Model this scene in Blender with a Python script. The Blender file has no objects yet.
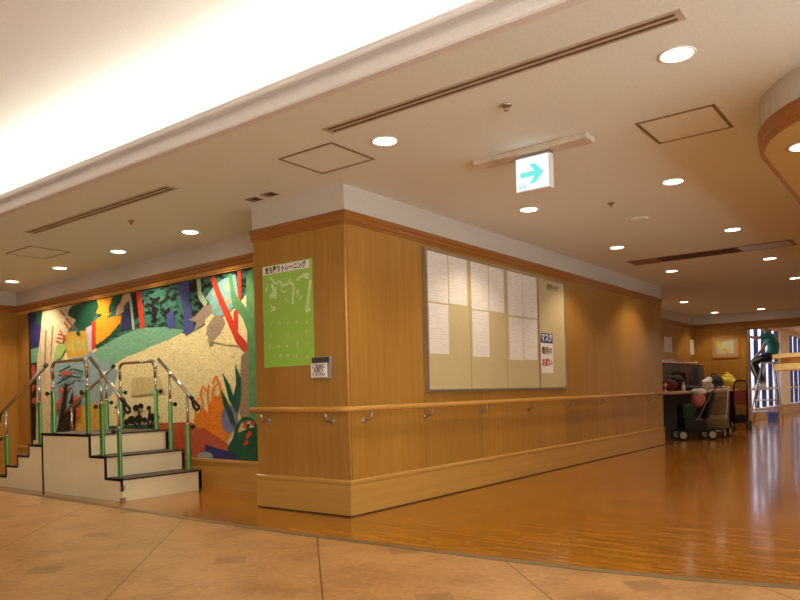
import bpy, bmesh, math, random
from mathutils import Vector, Matrix
random.seed(7)
SC = bpy.context.scene
COL = SC.collection
PI = math.pi

# ------------------------------------------------------------------ camera
F_PX, CY = 715.4, 392.7
ROLL, YAW = -0.0245, 0.6518
CAM = Vector((-3.926, -3.4704, 0.90))
FW = Vector((math.cos(YAW), math.sin(YAW), 0))
_R = Vector((math.sin(YAW), -math.cos(YAW), 0)); _U = Vector((0, 0, 1))
RT = _R * math.cos(ROLL) + _U * math.sin(ROLL)
UP = -_R * math.sin(ROLL) + _U * math.cos(ROLL)
cd = bpy.data.cameras.new('camera'); cam = bpy.data.objects.new('camera', cd); COL.objects.link(cam)
cd.sensor_fit = 'HORIZONTAL'; cd.sensor_width = 36; cd.lens = 36 * F_PX / 800
cd.shift_y = (CY - 300) / 800; cd.clip_start = 0.05; cd.clip_end = 300
M = Matrix(((RT.x, UP.x, -FW.x, CAM.x), (RT.y, UP.y, -FW.y, CAM.y), (RT.z, UP.z, -FW.z, CAM.z), (0, 0, 0, 1)))
cam.matrix_world = M
SC.camera = cam

# ------------------------------------------------------------------ world, light, exposure
SC.view_settings.view_transform = 'Standard'; SC.view_settings.look = 'None'
SC.view_settings.exposure = -0.09; SC.view_settings.gamma = 1.0; SC.view_settings.use_curve_mapping = False
SC.cycles.use_denoising = True
SC.cycles.max_bounces = 10; SC.cycles.diffuse_bounces = 6; SC.cycles.glossy_bounces = 5
SC.cycles.sample_clamp_indirect = 6.0
W = bpy.data.worlds.new('sky'); SC.world = W; W.use_nodes = True
bgn = W.node_tree.nodes['Background']
bgn.inputs[0].default_value = (0.60, 0.72, 1.0, 1); bgn.inputs[1].default_value = 5.0
COVE_W, COVE_COL = 17.0, (1.0, 0.97, 0.92)
SPOT_W, SPOT_COL = 39.0, (1.0, 0.84, 0.60)
def area(name, loc, rot, sx, sy, w, col):
    l = bpy.data.lights.new(name, 'AREA'); l.shape = 'RECTANGLE'; l.size = sx; l.size_y = sy; l.energy = w; l.color = col
    o = bpy.data.objects.new(name, l); o.location = loc; o.rotation_euler = rot; COL.objects.link(o); return o
# concealed tubes in the cove on both long sides of the raised ceiling, shining up and inwards
for i in range(4):
    area('cove_tube_light', (-1.02, -5.1 + 3.4 * i, 2.56), (0, math.radians(180 - 25), 0), 0.08, 3.3, COVE_W, COVE_COL)
    area('cove_tube_light', (-6.78, -5.1 + 3.4 * i, 2.56), (0, math.radians(180 + 25), 0), 0.08, 3.3, COVE_W, COVE_COL)

# added day-coloured fill lights on windowless walls behind and right of the camera
area('window_daylight', (-7.42, 0.0, 1.35), (0, math.radians(-142), 0), 2.0, 11.0, 90, (0.86, 0.97, 1.0))
area('window_daylight', (-2.6, -6.92, 1.35), (math.radians(142), 0, 0), 9.0, 2.0, 540, (0.86, 0.97, 1.0))

area('window_room_lamps', (18.0, -3.0, 2.48), (0, 0, 0), 9.0, 3.0, 130, (1.0, 0.84, 0.66))  # added fill light brightening the window room, no fitting modelled

# ------------------------------------------------------------------ materials
def lin(c): return tuple(((v / 255) / 12.92 if v / 255 <= 0.04045 else ((v / 255 + 0.055) / 1.055) ** 2.4) for v in c) + (1,)
class NT:
    def __init__(s, name):
        s.m = bpy.data.materials.new(name); s.m.use_nodes = True; s.t = s.m.node_tree; s.n = s.t.nodes; s.b = s.n['Principled BSDF']
    def add(s, kind, **kw):
        n = s.n.new(kind)
        for k, v in kw.items():
            if isinstance(v, (int, float, tuple)) and k[0] == 'i' and k[1:].isdigit(): n.inputs[int(k[1:])].default_value = v
            else: setattr(n, k, v)
        return n
    def ln(s, a, b): s.t.links.new(a, b)
    def coord(s, scale=(1, 1, 1), rot=(0, 0, 0), loc=(0, 0, 0)):
        c = s.add('ShaderNodeTexCoord'); m = s.add('ShaderNodeMapping')
        m.inputs['Scale'].default_value = scale; m.inputs['Rotation'].default_value = rot; m.inputs['Location'].default_value = loc
        s.ln(c.outputs['Object'], m.inputs[0]); return m.outputs[0]
    def noise(s, vec, scale, detail=3, rough=.5):
        n = s.add('ShaderNodeTexNoise'); n.inputs['Scale'].default_value = scale; n.inputs['Detail'].default_value = detail; n.inputs['Roughness'].default_value = rough
        s.ln(vec, n.inputs['Vector']); return n.outputs['Fac']
    def ramp(s, fac, stops):
        r = s.add('ShaderNodeValToRGB'); e = r.color_ramp.elements
        e[0].position, e[0].color = stops[0]; e[1].position, e[1].color = stops[-1]
        for p, c in stops[1:-1]:
            x = e.new(p); x.color = c
        s.ln(fac, r.inputs[0]); return r.outputs[0]
    def math(s, op, a, b=None, c=None):
        n = s.add('ShaderNodeMath', operation=op)
        for i, v in enumerate((a, b, c)):
            if v is None: continue
            if isinstance(v, (int, float)): n.inputs[i].default_value = v
            else: s.ln(v, n.inputs[i])
        return n.outputs[0]
    def mix(s, fac, a, b, blend='MIX'):
        n = s.add('ShaderNodeMix', data_type='RGBA', blend_type=blend)
        for i, v in ((0, fac), (6, a), (7, b)):
            if isinstance(v, (int, float, tuple)): n.inputs[i].default_value = v
            else: s.ln(v, n.inputs[i])
        return n.outputs[2]
    def bump(s, h, st=.1, dist=.01):
        n = s.add('ShaderNodeBump'); n.inputs['Strength'].default_value = st; n.inputs['Distance'].default_value = dist
        s.ln(h, n.inputs['Height']); s.ln(n.outputs[0], s.b.inputs['Normal'])
    def setp(s, rough=.5, metal=0, spec=.5):
        s.b.inputs['Roughness'].default_value = rough; s.b.inputs['Metallic'].default_value = metal; s.b.inputs['Specular IOR Level'].default_value = spec
def scl(c, k): return tuple(min(1, v * k) for v in c[:3]) + (1,)
_mc = {}
def flat(name, rgb, rough=.5, metal=0, var=.12, scale=12, spec=.5):
    if name in _mc: return _mc[name]
    t = NT(name); c = lin(rgb); t.setp(rough, metal, spec)
    f = t.noise(t.coord(), scale)
    t.ln(t.ramp(f, [(.3, scl(c, 1 - var)), (.7, scl(c, 1 + var))]), t.b.inputs['Base Color'])
    _mc[name] = t.m; return t.m
def emit(name, rgb, st):
    t = NT(name); t.b.inputs['Base Color'].default_value = (0, 0, 0, 1)
    t.b.inputs['Emission Color'].default_value = lin(rgb); t.b.inputs['Emission Strength'].default_value = st; t.setp(.5)
    return t.m
def wood(name, a, b, rough=.35, grain=(22, 22, 1.1), seam=None, spec=.4):
    t = NT(name); t.setp(rough, 0, spec)
    f = t.noise(t.coord(grain), 1.0, 5, .6)
    g = t.noise(t.coord((grain[0] * .12, grain[1] * .12, grain[2] * .4)), 1.0, 2)
    f2 = t.math('ADD', t.math('MULTIPLY', f, .6), t.math('MULTIPLY', g, .4))
    c = t.ramp(f2, [(.32, lin(a)), (.68, lin(b))])
    if seam:
        sx = t.add('ShaderNodeSeparateXYZ'); t.ln(t.coord(), sx.inputs[0])
        u = t.math('DIVIDE', t.math('SUBTRACT', sx.outputs[0], .022), seam)
        fr = t.math('FRACT', u)
        line = t.math('LESS_THAN', fr, .006)
        wn = t.add('ShaderNodeTexWhiteNoise', noise_dimensions='1D'); t.ln(t.math('FLOOR', u), wn.inputs['W'])
        tone = t.math('ADD', t.math('MULTIPLY', wn.outputs[0], .16), .92)
        cc = t.add('ShaderNodeCombineXYZ')
        for i in range(3): t.ln(tone, cc.inputs[i])
        c = t.mix(1.0, c, cc.outputs[0], 'MULTIPLY')
        c = t.mix(t.math('MULTIPLY', line, .6), c, lin((70, 40, 15)))
    t.ln(c, t.b.inputs['Base Color']); t.bump(f, .04, .002)
    return t.m
M_wall = wood('veneer', (163, 114, 44), (182, 134, 60), .36, seam=.93)
M_wallp = wood('veneer plain', (163, 114, 44), (182, 134, 60), .36)
M_crown = wood('crown wood', (146, 90, 38), (168, 108, 48), .33, grain=(3, 3, 40))
M_base = wood('baseboard wood', (182, 136, 64), (198, 152, 78), .36, grain=(2, 2, 40))
M_rail = wood('handrail wood', (192, 138, 64), (210, 158, 82), .28, grain=(3, 3, 30))
M_counter = wood('counter wood', (190, 130, 80), (208, 150, 96), .3, grain=(2, 25, 25))
M_yellow = wood('pale yellow wood', (240, 214, 146), (248, 226, 166), .35, grain=(4, 4, 30))
M_darkwood = wood('dark wood', (66, 40, 26), (84, 52, 34), .4, grain=(2, 2, 30))
M_frame = wood('picture frame wood', (184, 124, 66), (200, 144, 84), .35)
def plaster(name, rgb, bump=.15):
    t = NT(name); t.setp(.85, 0, .2); c = lin(rgb)
    f = t.noise(t.coord(), 60, 4, .6)
    t.ln(t.ramp(f, [(.3, scl(c, .96)), (.7, scl(c, 1.03))]), t.b.inputs['Base Color']); t.bump(f, bump, .004); return t.m
M_ceil = plaster('ceiling plaster', (232, 234, 224))
M_upper = plaster('raised ceiling paint', (238, 236, 228), .05)
M_white = plaster('white painted band', (206, 198, 188), .05)
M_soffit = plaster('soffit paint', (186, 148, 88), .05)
M_plain = plaster('plain wall paint', (226, 212, 190), .05)
# parquet
t = NT('glossy parquet'); t.setp(.17, 0, .5)
br = t.add('ShaderNodeTexBrick', offset=.37, squash=1.0)
for k, v in (('Color1', lin((182, 118, 30))), ('Color2', lin((148, 92, 18))), ('Mortar', lin((140, 88, 36))), ('Scale', 1.0), ('Mortar Size', .0012), ('Brick Width', .30), ('Row Height', .036), ('Bias', 0.0)):
    br.inputs[k].default_value = v
t.ln(t.coord(rot=(0, 0, PI / 2)), br.inputs['Vector'])
gr = t.noise(t.coord((60, 4, 1)), 1.0, 4, .6)
g2 = t.ramp(gr, [(.34, (.74, .72, .66, 1)), (.66, (1.18, 1.18, 1.18, 1))])
t.ln(t.mix(1.0, br.outputs[0], g2, 'MULTIPLY'), t.b.inputs['Base Color'])
t.bump(t.math('ADD', t.noise(t.coord((2.2, 5, 1)), 2.2, 2), t.math('MULTIPLY', br.outputs[1], -.05)), .06, .02)
t.b.inputs['Coat Weight'].default_value = .2; t.b.inputs['Coat Roughness'].default_value = .08
M_parquet = t.m
# stone-look tile floor: joints at 45 degrees, small dark squares between them
t = NT('stone tile'); t.setp(.33, 0, .45)
sx = t.add('ShaderNodeSeparateXYZ'); t.ln(t.coord(), sx.inputs[0])
c_ = t.math('SUBTRACT', sx.outputs[0], sx.outputs[1]); s_ = t.math('ADD', sx.outputs[0], sx.outputs[1])
uc = t.math('FRACT', t.math('DIVIDE', t.math('ADD', c_, 1.74 + 13.7), 1.37)); us = t.math('FRACT', t.math('DIVIDE', t.math('ADD', s_, 1.0 + 13.7), 1.37))
def near(f, at, w): return t.math('LESS_THAN', t.math('ABSOLUTE', t.math('SUBTRACT', f, at)), w)
jn = near(t.math('FRACT', t.math('ADD', uc, .5)), .5, .0045)
js = near(t.math('FRACT', t.math('ADD', us, .5)), .5, .004)
dm = t.math('MULTIPLY', near(uc, .5, .085), near(us, .5, .085))
n1 = t.noise(t.coord((1.3, 1.3, 1)), 2.2, 5, .62); n2 = t.noise(t.coord(), 26, 3)
base = t.ramp(n1, [(.3, lin((150, 104, 58))), (.5, lin((186, 138, 82))), (.7, lin((206, 160, 104)))])
base = t.mix(.35, base, t.ramp(n2, [(.3, lin((150, 106, 66))), (.7, lin((206, 164, 116)))]))
base = t.mix(t.math('MULTIPLY', dm, .42), base, lin((112, 78, 56)))
base = t.mix(t.math('MULTIPLY', js, .18), base, lin((120, 84, 56)))
base = t.mix(t.math('MULTIPLY', jn, .75), base, lin((84, 56, 34)))
t.ln(base, t.b.inputs['Base Color']); t.bump(n2, .03, .003)
M_tile = t.m
M_strip = flat('metal threshold', (128, 108, 78), .45, .2)
M_white_pl = flat('white plastic', (232, 228, 220), .4, 0, .02)
M_chrome = flat('chrome', (205, 205, 205), .16, 1, .03)
M_steel = flat('brushed steel', (190, 188, 182), .3, 1, .05)
M_alu = flat('aluminium', (190, 180, 160), .35, .8, .04)
M_black = flat('black rubber', (26, 24, 22), .55, 0, .1)
M_blackpl = flat('black plastic', (18, 18, 18), .3, 0, .1)
M_green = flat('green powder coat', (36, 104, 26), .4, 0, .04)
M_cream = flat('cream laminate', (240, 224, 186), .45, 0, .03, 4)
M_tread = flat('dark stair tread', (58, 40, 30), .5, 0, .1)
M_brown_grille = flat('brown grille', (150, 112, 76), .5)
M_dark = flat('dark slot', (44, 32, 24), .7)
M_hatch = flat('hatch frame', (150, 122, 92), .45, .3)
M_lamp = emit('lamp glow', (255, 236, 205), 14)
M_signglow = emit('backlit sign white', (238, 250, 255), 1.25)
M_signarrow = emit('backlit sign arrow', (122, 242, 234), 1.05)
M_paper = NT('printed paper')
t = M_paper; t.setp(.6)
sx = t.add('ShaderNodeSeparateXYZ'); t.ln(t.coord(), sx.inputs[0])
row = t.math('FRACT', t.math('MULTIPLY', sx.outputs[2], 46)); ln_ = t.math('LESS_THAN', row, .42)
nz = t.noise(t.coord((9, 1, 46)), 1.0, 1); ink = t.math('MULTIPLY', ln_, t.math('GREATER_THAN', nz, .47))
t.ln(t.mix(t.math('MULTIPLY', ink, .16), lin((238, 230, 222)), lin((120, 110, 105))), t.b.inputs['Base Color'])
M_paper = t.m
M_blank = flat('white paper', (240, 234, 226), .6, 0, .02)
M_boardfab = flat('beige board cloth', (200, 180, 136), .8, 0, .05, 90)
M_ink = flat('black ink', (30, 26, 26), .6)
M_red = flat('red ink', (190, 46, 50), .6)
M_navy = flat('blue header', (60, 74, 128), .6)
M_poster = flat('poster green', (158, 208, 84), .25, 0, .05, 3)
M_posterpale = flat('poster pale drawing', (214, 230, 176), .35, 0, .06, 30)
M_posterdot = flat('poster small figure', (206, 206, 150), .35, 0, .2, 60)

# ------------------------------------------------------------------ mesh helpers
def frame_of(d):
    d = d.normalized(); a = Vector((0, 0, 1)) if abs(d.z) < .95 else Vector((1, 0, 0))
    u = d.cross(a).normalized(); return u, d.cross(u).normalized()
class MB:
    def __init__(s): s.bm = bmesh.new()
    def faces(s, vs, fs, mi=0, smooth=False):
        v = [s.bm.verts.new(p) for p in vs]
        for f in fs:
            try:
                q = s.bm.faces.new([v[i] for i in f]); q.material_index = mi; q.smooth = smooth
            except ValueError: pass
        return v
    def box(s, x0, x1, y0, y1, z0, z1, mi=0, bevel=0):
        vs = [(x0, y0, z0), (x1, y0, z0), (x1, y1, z0), (x0, y1, z0), (x0, y0, z1), (x1, y0, z1), (x1, y1, z1), (x0, y1, z1)]
        fs = [(0, 3, 2, 1), (4, 5, 6, 7), (0, 1, 5, 4), (1, 2, 6, 5), (2, 3, 7, 6), (3, 0, 4, 7)]
        v = s.faces(vs, fs, mi)
        if bevel:
            es = list({e for q in v for e in q.link_edges})
            bmesh.ops.bevel(s.bm, geom=es, offset=bevel, segments=2, affect='EDGES', profile=.6, material=-1)
        return s
    def prism(s, poly, z0, z1, mi=0, smooth=False):
        n = len(poly); vs = [(x, y, z0) for x, y in poly] + [(x, y, z1) for x, y in poly]
        fs = [tuple(range(n - 1, -1, -1)), tuple(range(n, 2 * n))]
        s.faces(vs, fs + [(i, (i + 1) % n, n + (i + 1) % n, n + i) for i in range(n)], mi)
        return s
    def slab(s, poly3, nrm, th, mi=0):          # planar polygon given a thickness
        n = len(poly3); d = Vector(nrm) * th
        vs = [Vector(p) for p in poly3] + [Vector(p) + d for p in poly3]
        s.faces(vs, [tuple(range(n - 1, -1, -1)), tuple(range(n, 2 * n))] + [(i, (i + 1) % n, n + (i + 1) % n, n + i) for i in range(n)], mi); return s
    def tube(s, pts, r, seg=10, mi=0, caps=True, flat_=1.0):
        pts = [Vector(p) for p in pts]; n = len(pts); rr = r if isinstance(r, (list, tuple)) else [r] * n
        rings = []; u = None
        for i, p in enumerate(pts):
            d = (pts[min(i + 1, n - 1)] - pts[max(i - 1, 0)])
            if d.length < 1e-9: d = Vector((0, 0, 1))
            d.normalize()
            if u is None: u, _ = frame_of(d)
            u = (u - d * u.dot(d))
            if u.length < 1e-6: u, _ = frame_of(d)
            u.normalize(); w = d.cross(u)
            rings.append([s.bm.verts.new(p + (u * math.cos(a) + w * math.sin(a) * flat_) * rr[i]) for a in [2 * PI * k / seg for k in range(seg)]])
        for i in range(n - 1):
            for k in range(seg):
                f = s.bm.faces.new((rings[i][k], rings[i][(k + 1) % seg], rings[i + 1][(k + 1) % seg], rings[i + 1][k])); f.smooth = True; f.material_index = mi
        if caps:
            for rg in (rings[0][::-1], rings[-1]):
                f = s.bm.faces.new(rg); f.material_index = mi
        return s
    def lathe(s, c, axis, prof, seg=24, mi=0):   # prof: (distance along axis, radius)
        c = Vector(c); ax = Vector(axis).normalized(); u, w = frame_of(ax); rings = []
        for h, r in prof:
            rings.append([s.bm.verts.new(c + ax * h + (u * math.cos(a) + w * math.sin(a)) * max(r, 1e-4)) for a in [2 * PI * k / seg for k in range(seg)]])
        for i in range(len(rings) - 1):
            for k in range(seg):
                f = s.bm.faces.new((rings[i][k], rings[i][(k + 1) % seg], rings[i + 1][(k + 1) % seg], rings[i + 1][k])); f.smooth = True; f.material_index = mi
        for rg in (rings[0][::-1], rings[-1]):
            f = s.bm.faces.new(rg); f.material_index = mi
        return s
    def sweep(s, path, prof, mi=0, closed_prof=True, smooth=False):   # path in xy, prof (out to the left, z)
        P = [Vector((x, y)) for x, y in path]; n = len(P); rings = []
        for i in range(n):
            ds = []
            if i > 0: ds.append((P[i] - P[i - 1]).normalized())
            if i < n - 1: ds.append((P[i + 1] - P[i]).normalized())
            ns = [Vector((-d.y, d.x)) for d in ds]
            m = ns[0] if len(ns) == 1 else (ns[0] + ns[1]) / (1 + ns[0].dot(ns[1]))
            rings.append([s.bm.verts.new((P[i].x + m.x * o, P[i].y + m.y * o, z)) for o, z in prof])
        k = len(prof)
        for i in range(n - 1):
            for j in range(k if closed_prof else k - 1):
                f = s.bm.faces.new((rings[i][j], rings[i][(j + 1) % k], rings[i + 1][(j + 1) % k], rings[i + 1][j])); f.material_index = mi; f.smooth = smooth
        if closed_prof:
            for rg in (rings[0], rings[-1][::-1]):
                f = s.bm.faces.new(rg); f.material_index = mi
        return s
    def blob(s, c, r, mi=0, sub=2, jitter=0.0, seed=0):
        m = bmesh.ops.create_icosphere(s.bm, subdivisions=sub, radius=1.0); rnd = random.Random(seed)
        for v in m['verts']:
            k = 1 + rnd.uniform(-jitter, jitter); v.co = Vector((c[0] + v.co.x * r[0] * k, c[1] + v.co.y * r[1] * k, c[2] + v.co.z * r[2] * k))
            for f in v.link_faces: f.smooth = True; f.material_index = mi
        return s
    def build(s, name, mats, parent=None, recalc=True):
        if recalc: bmesh.ops.recalc_face_normals(s.bm, faces=s.bm.faces)
        me = bpy.data.meshes.new(name); s.bm.to_mesh(me); s.bm.free()
        for m in (mats if isinstance(mats, (list, tuple)) else [mats]): me.materials.append(m)
        o = bpy.data.objects.new(name, me); COL.objects.link(o)
        if parent: o.parent = parent; o.matrix_parent_inverse = Matrix.Translation(-parent_loc(parent))
        return o
def parent_loc(p):
    v = Vector(p.location)
    if p.parent: v = Vector((0, 0, 0)) if p.type == 'MESH' else v
    return v
def tag(o, label, cat, group=None, kind=None):
    o['label'] = label; o['category'] = cat
    if group: o['group'] = group
    if kind: o['kind'] = kind
    return o
def thing(name, loc, label, cat, group=None):
    e = bpy.data.objects.new(name, None); e.empty_display_size = .05; e.location = loc; COL.objects.link(e)
    return tag(e, label, cat, group)
def struct(mb, name, mat, label=None, cat=None):
    o = mb.build(name, mat); o['kind'] = 'structure'
    o['label'] = label or name.replace('_', ' '); o['category'] = cat or name.split('_')[0]; return o
def text_mesh(body, size, mat, origin, right, up, parent, name='lettering', squeeze=1.0, bold=0.0):
    c = bpy.data.curves.new('txt', 'FONT'); c.body = body; c.size = size; c.align_x = 'CENTER'; c.align_y = 'CENTER'; c.extrude = .0004; c.offset = bold; c.resolution_u = 2
    o = bpy.data.objects.new('txt', c); COL.objects.link(o); dg = bpy.context.evaluated_depsgraph_get(); dg.update()
    me = bpy.data.meshes.new_from_object(o.evaluated_get(dg)); bpy.data.objects.remove(o)
    r = Vector(right).normalized(); u = Vector(up).normalized(); n = r.cross(u); O = Vector(origin)
    for v in me.vertices: v.co = O + r * v.co.x * squeeze + u * v.co.y + n * v.co.z
    me.materials.clear(); me.materials.append(mat); me.name = name
    p = bpy.data.objects.new(name, me); COL.objects.link(p); p.parent = parent; p.matrix_parent_inverse = Matrix.Translation(-parent_loc(parent)); return p
def ray(u, v): return FW + RT * ((u - 400) / F_PX) - UP * ((v - CY) / F_PX)
def on_plane(u, v, p0, n):
    d = ray(u, v); n = Vector(n); return CAM + d * ((Vector(p0) - CAM).dot(n) / d.dot(n))
def on_z(u, v, z): return on_plane(u, v, (0, 0, z), (0, 0, 1))
def on_y(u, v, y): return on_plane(u, v, (0, y, 0), (0, 1, 0))
def on_x(u, v, x): return on_plane(u, v, (x, 0, 0), (1, 0, 0))

# ------------------------------------------------------------------ room shell
ZC, ZB, ZM = 2.437, 2.250, 2.152       # ceiling, bottom of white band, bottom of wooden crown
XE, YD, XF, YR = 7.30, 0.996, 12.80, 0.97
ML0 = Vector((.574, YD)); ML1 = Vector((.822, 6.9))      # mural wall line
edge = [(-.53, 6.9), (-.585, 4.28), (-.61, 2.5), (-.655, 1.1), (-.655, -.15), (-.62, -.92), (-.59, -1.57), (-.55, -2.1), (-.47, -2.55), (-.38, -2.94), (-.2, -3.7), (.3, -5.0), (1.4, -7.0)]
struct(MB().prism([(p[0], p[1]) for p in edge] + [(27, -7), (27, 6.9)], -.1, 0), 'floor', M_parquet, 'glossy orange brown parquet floor', 'floor')
struct(MB().prism([(p[0], p[1]) for p in edge][::-1] + [(-7.5, 6.9), (-7.5, -7)], -.1, 0), 'floor_tiled', M_tile, 'pale stone tile floor in the foreground', 'floor')
struct(MB().sweep(edge, [(-.03, .0005), (-.03, .003), (.03, .003), (.03, .0005)]), 'trim_1', M_strip, 'thin grey threshold strip between tile and parquet', 'trim')
struct(MB().box(-1.20, XF + .15, -7, 6.9, ZC, ZC + .06), 'ceiling', M_ceil, 'low plaster ceiling full of downlights', 'ceiling')
struct(MB().box(-7.5, -.66, -7, 6.9, 2.95, 3.05), 'ceiling_raised', M_upper, 'raised white ceiling washed by cove light', 'ceiling')
struct(MB().box(-.76, -.66, -7, 6.9, ZC + .06, 2.95), 'wall_cove', M_upper, 'white back wall of the light cove', 'wall')
struct(MB().box(-7.5, -6.6, -7, 6.9, ZC, ZC + .06), 'ceiling_far_side', M_ceil, 'low ceiling edge behind the camera', 'ceiling')
# cornice of the cove: stepped fascia along x = -1.2
prof = [(0, ZC), (0, ZC - .004), (.052, ZC - .004), (.056, ZC + .008), (.052, ZC + .02), (.032, ZC + .022), (.030, ZC + .05), (.022, ZC + .08), (.008, ZC + .104), (.008, ZC + .108), (.046, ZC + .112), (.05, ZC + .122), (.046, ZC + .134), (.036, ZC + .138), (.036, ZC + .158), (.02, ZC + .16), (0, ZC + .16)]
struct(MB().sweep([(-1.20, -7), (-1.20, 6.9)], prof), 'trim_2', plaster('cornice paint', (226, 218, 214), .0), 'white stepped cornice along the light cove', 'trim')
struct(MB().sweep([(-6.6, 6.9), (-6.6, -7)], prof), 'trim_3', M_white, 'white cornice behind the camera', 'trim')
# walls
struct(MB().box(0, XE, 0, YD, 0, ZC), 'wall_center', M_wall, 'wood panelled wall block with handrail and notice board', 'wall')
mn = Vector((-(ML1 - ML0).y, (ML1 - ML0).x)).normalized()       # faces the room
struct(MB().prism([tuple(ML0), tuple(ML1), tuple(ML1 - mn * .15), tuple(ML0 - mn * .15)], 0, ZC), 'wall_mural', M_wallp, 'wood wall carrying the mural', 'wall')
struct(MB().box(-7.5, .98, 6.9, 7.05, 0, 3.0), 'wall_left', M_wallp, 'plain wood wall at the far left', 'wall')
struct(MB().box(XE - .2, XF + .15, YR, YR + .15, 0, ZC), 'wall_recess', M_wallp, 'wood wall behind the counter', 'wall')
struct(MB().box(XF, XF + .15, -.075, YR, 0, ZC).box(XF, XF + .15, -7, -.075, 2.095, ZC).box(XF, XF + .15, -7, -4.2, 0, 2.095), 'wall_far', M_wallp, 'far wood wall with a wide opening', 'wall')
struct(MB().box(-7.5, 27, -7.15, -7, 0, 3.0), 'wall_right', M_plain, 'right side wall outside the picture', 'wall')
struct(MB().box(-7.65, -7.5, -7, 6.9, 0, 3.05), 'wall_back', M_plain, 'wall behind the camera', 'wall')
path = [(XF, -.075), (XF, YR), (XE, YR), (XE, 0), (0, 0), (0, YD), tuple(ML0), tuple(ML1), (-7.5, 6.9)]
struct(MB().sweep(path, [(0, ZB), (.004, ZB), (.004, ZC), (0, ZC)]), 'trim_4', M_white, 'white painted band above the wooden crown', 'trim')
crown = [(0, ZM), (.008, ZM), (.008, ZM + .018), (.014, ZM + .024), (.014, ZM + .05), (.02, ZM + .062), (.02, ZB - .004), (0, ZB)]
struct(MB().sweep(path, crown), 'trim_5', M_crown, 'brown wooden crown moulding running round the walls', 'trim')
struct(MB().sweep([(XF, -7), (XF, -.075)], [(0, ZB), (.004, ZB), (.004, ZC), (0, ZC)]), 'trim_6', M_white, 'white band above the far opening', 'trim')
struct(MB().sweep([(XF, -7), (XF, -.075)], crown), 'trim_7', M_crown, 'wooden crown above the far opening', 'trim')
bprof = [(0, .0), (.012, .0), (.012, .232), (.018, .24), (.018, .258), (.006, .268), (0, .268)]
struct(MB().sweep([(XE, YR), (XE, 0), (0, 0), (0, YD), tuple(ML0)], bprof), 'baseboard_center', M_base, 'tall pale wood baseboard round the wall block', 'baseboard')
struct(MB().sweep([tuple(ML0), tuple(ML1)], [(0, 0), (.02, 0), (.02, .25), (.03, .258), (.03, .282), (.0, .29)]), 'baseboard_mural', M_base, 'pale wood ledge under the mural', 'baseboard')
struct(MB().sweep([(XE + .0, 0), (0, 0), (0, YD)], [(.012, .0), (.0155, .0), (.0155, .01), (.012, .01)]), 'trim_8', M_dark, 'dark shadow joint at the foot of the baseboard', 'trim')
struct(MB().tube([(0.006, .006, .268), (0.006, .006, ZM)], .009, 12), 'trim_9', M_base, 'pale rounded corner bead of the wall block', 'trim')
struct(MB().tube([(XE - .006, .006, 0), (XE - .006, .006, ZM)], .009, 12), 'trim_10', M_base, 'pale corner bead at the end of the panelled wall', 'trim')
struct(MB().box(XF - .012, XF + .16, -.105, -.075, 0, 2.095).box(XF - .012, XF + .16, -4.2, -.075, 2.07, 2.095), 'trim_11', M_crown, 'wooden jamb and head of the far opening', 'trim')
struct(MB().sweep([tuple(ML0), tuple(ML1)], [(0, 2.108), (.014, 2.108), (.014, 2.125), (.022, 2.132), (.022, ZM), (0, ZM)]), 'trim_13', M_rail, 'lower pale strip of the crown over the mural', 'trim')
# window room beyond the opening
YW = .25
struct(MB().box(XF + .15, 27, -7, YW + .2, 2.5, 2.6), 'ceiling_window_room', M_upper, 'white ceiling of the bright window room', 'ceiling')
struct(MB().box(27, 27.15, -7, 6.9, 0, 2.6), 'wall_end', M_plain, 'end wall of the window room', 'wall')
struct(MB().box(XF + .15, 27, YW, YW + .12, 0, .285, 1).box(XF + .15, 27, YW, YW + .12, 2.36, 2.5).box(18.5, 20.0, YW - .05, YW + .12, .285, 2.36).box(XF + .16, XF + .3, YW - .32, YW + .12, 0, 2.5), 'wall_window_side', [M_plain, M_base], 'low sill wall and pale column of the window wall', 'wall')
M_glass = NT('window glass'); t = M_glass
tr = t.add('ShaderNodeBsdfTransparent'); gl = t.add('ShaderNodeBsdfGlossy'); gl.inputs['Roughness'].default_value = .03; mx = t.add('ShaderNodeMixShader'); mx.inputs[0].default_value = .06
t.ln(tr.outputs[0], mx.inputs[1]); t.ln(gl.outputs[0], mx.inputs[2]); t.ln(mx.outputs[0], t.n['Material Output'].inputs[0]); M_glass = t.m
M_mull = flat('dark blue window bar', (34, 40, 78), .4, .2)
M_wrail = flat('pale window rail', (196, 190, 190), .4)
for k, (x0, x1) in enumerate(((XF + .3, 18.5), (20.0, 26.9))):
    w = thing('window_%d' % (k + 1), ((x0 + x1) / 2, YW, .285), ['tall window strip with dark blue bars left of the pale column', 'tall window strip with dark blue bars right of the pale column'][k], 'window'); w['kind'] = 'structure'
    MB().box(x0, x1, YW + .06, YW + .066, .285, 2.36).build('glass_pane', M_glass, w)
    n = int((x1 - x0) / .78)
    for j in range(n + 1):
        xx = x0 + (x1 - x0) * j / n
        MB().box(max(x0, xx - .05), min(x1, xx + .05), YW + .01, YW + .10, .285, 2.36).build('mullion', M_mull, w)
    MB().box(x0, x1, YW - .02, YW + .03, .745, .80).build('rail', M_wrail, w)
    MB().box(x0, x1, YW - .04, YW + .04, .26, .30).build('sill', M_wrail, w)

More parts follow.
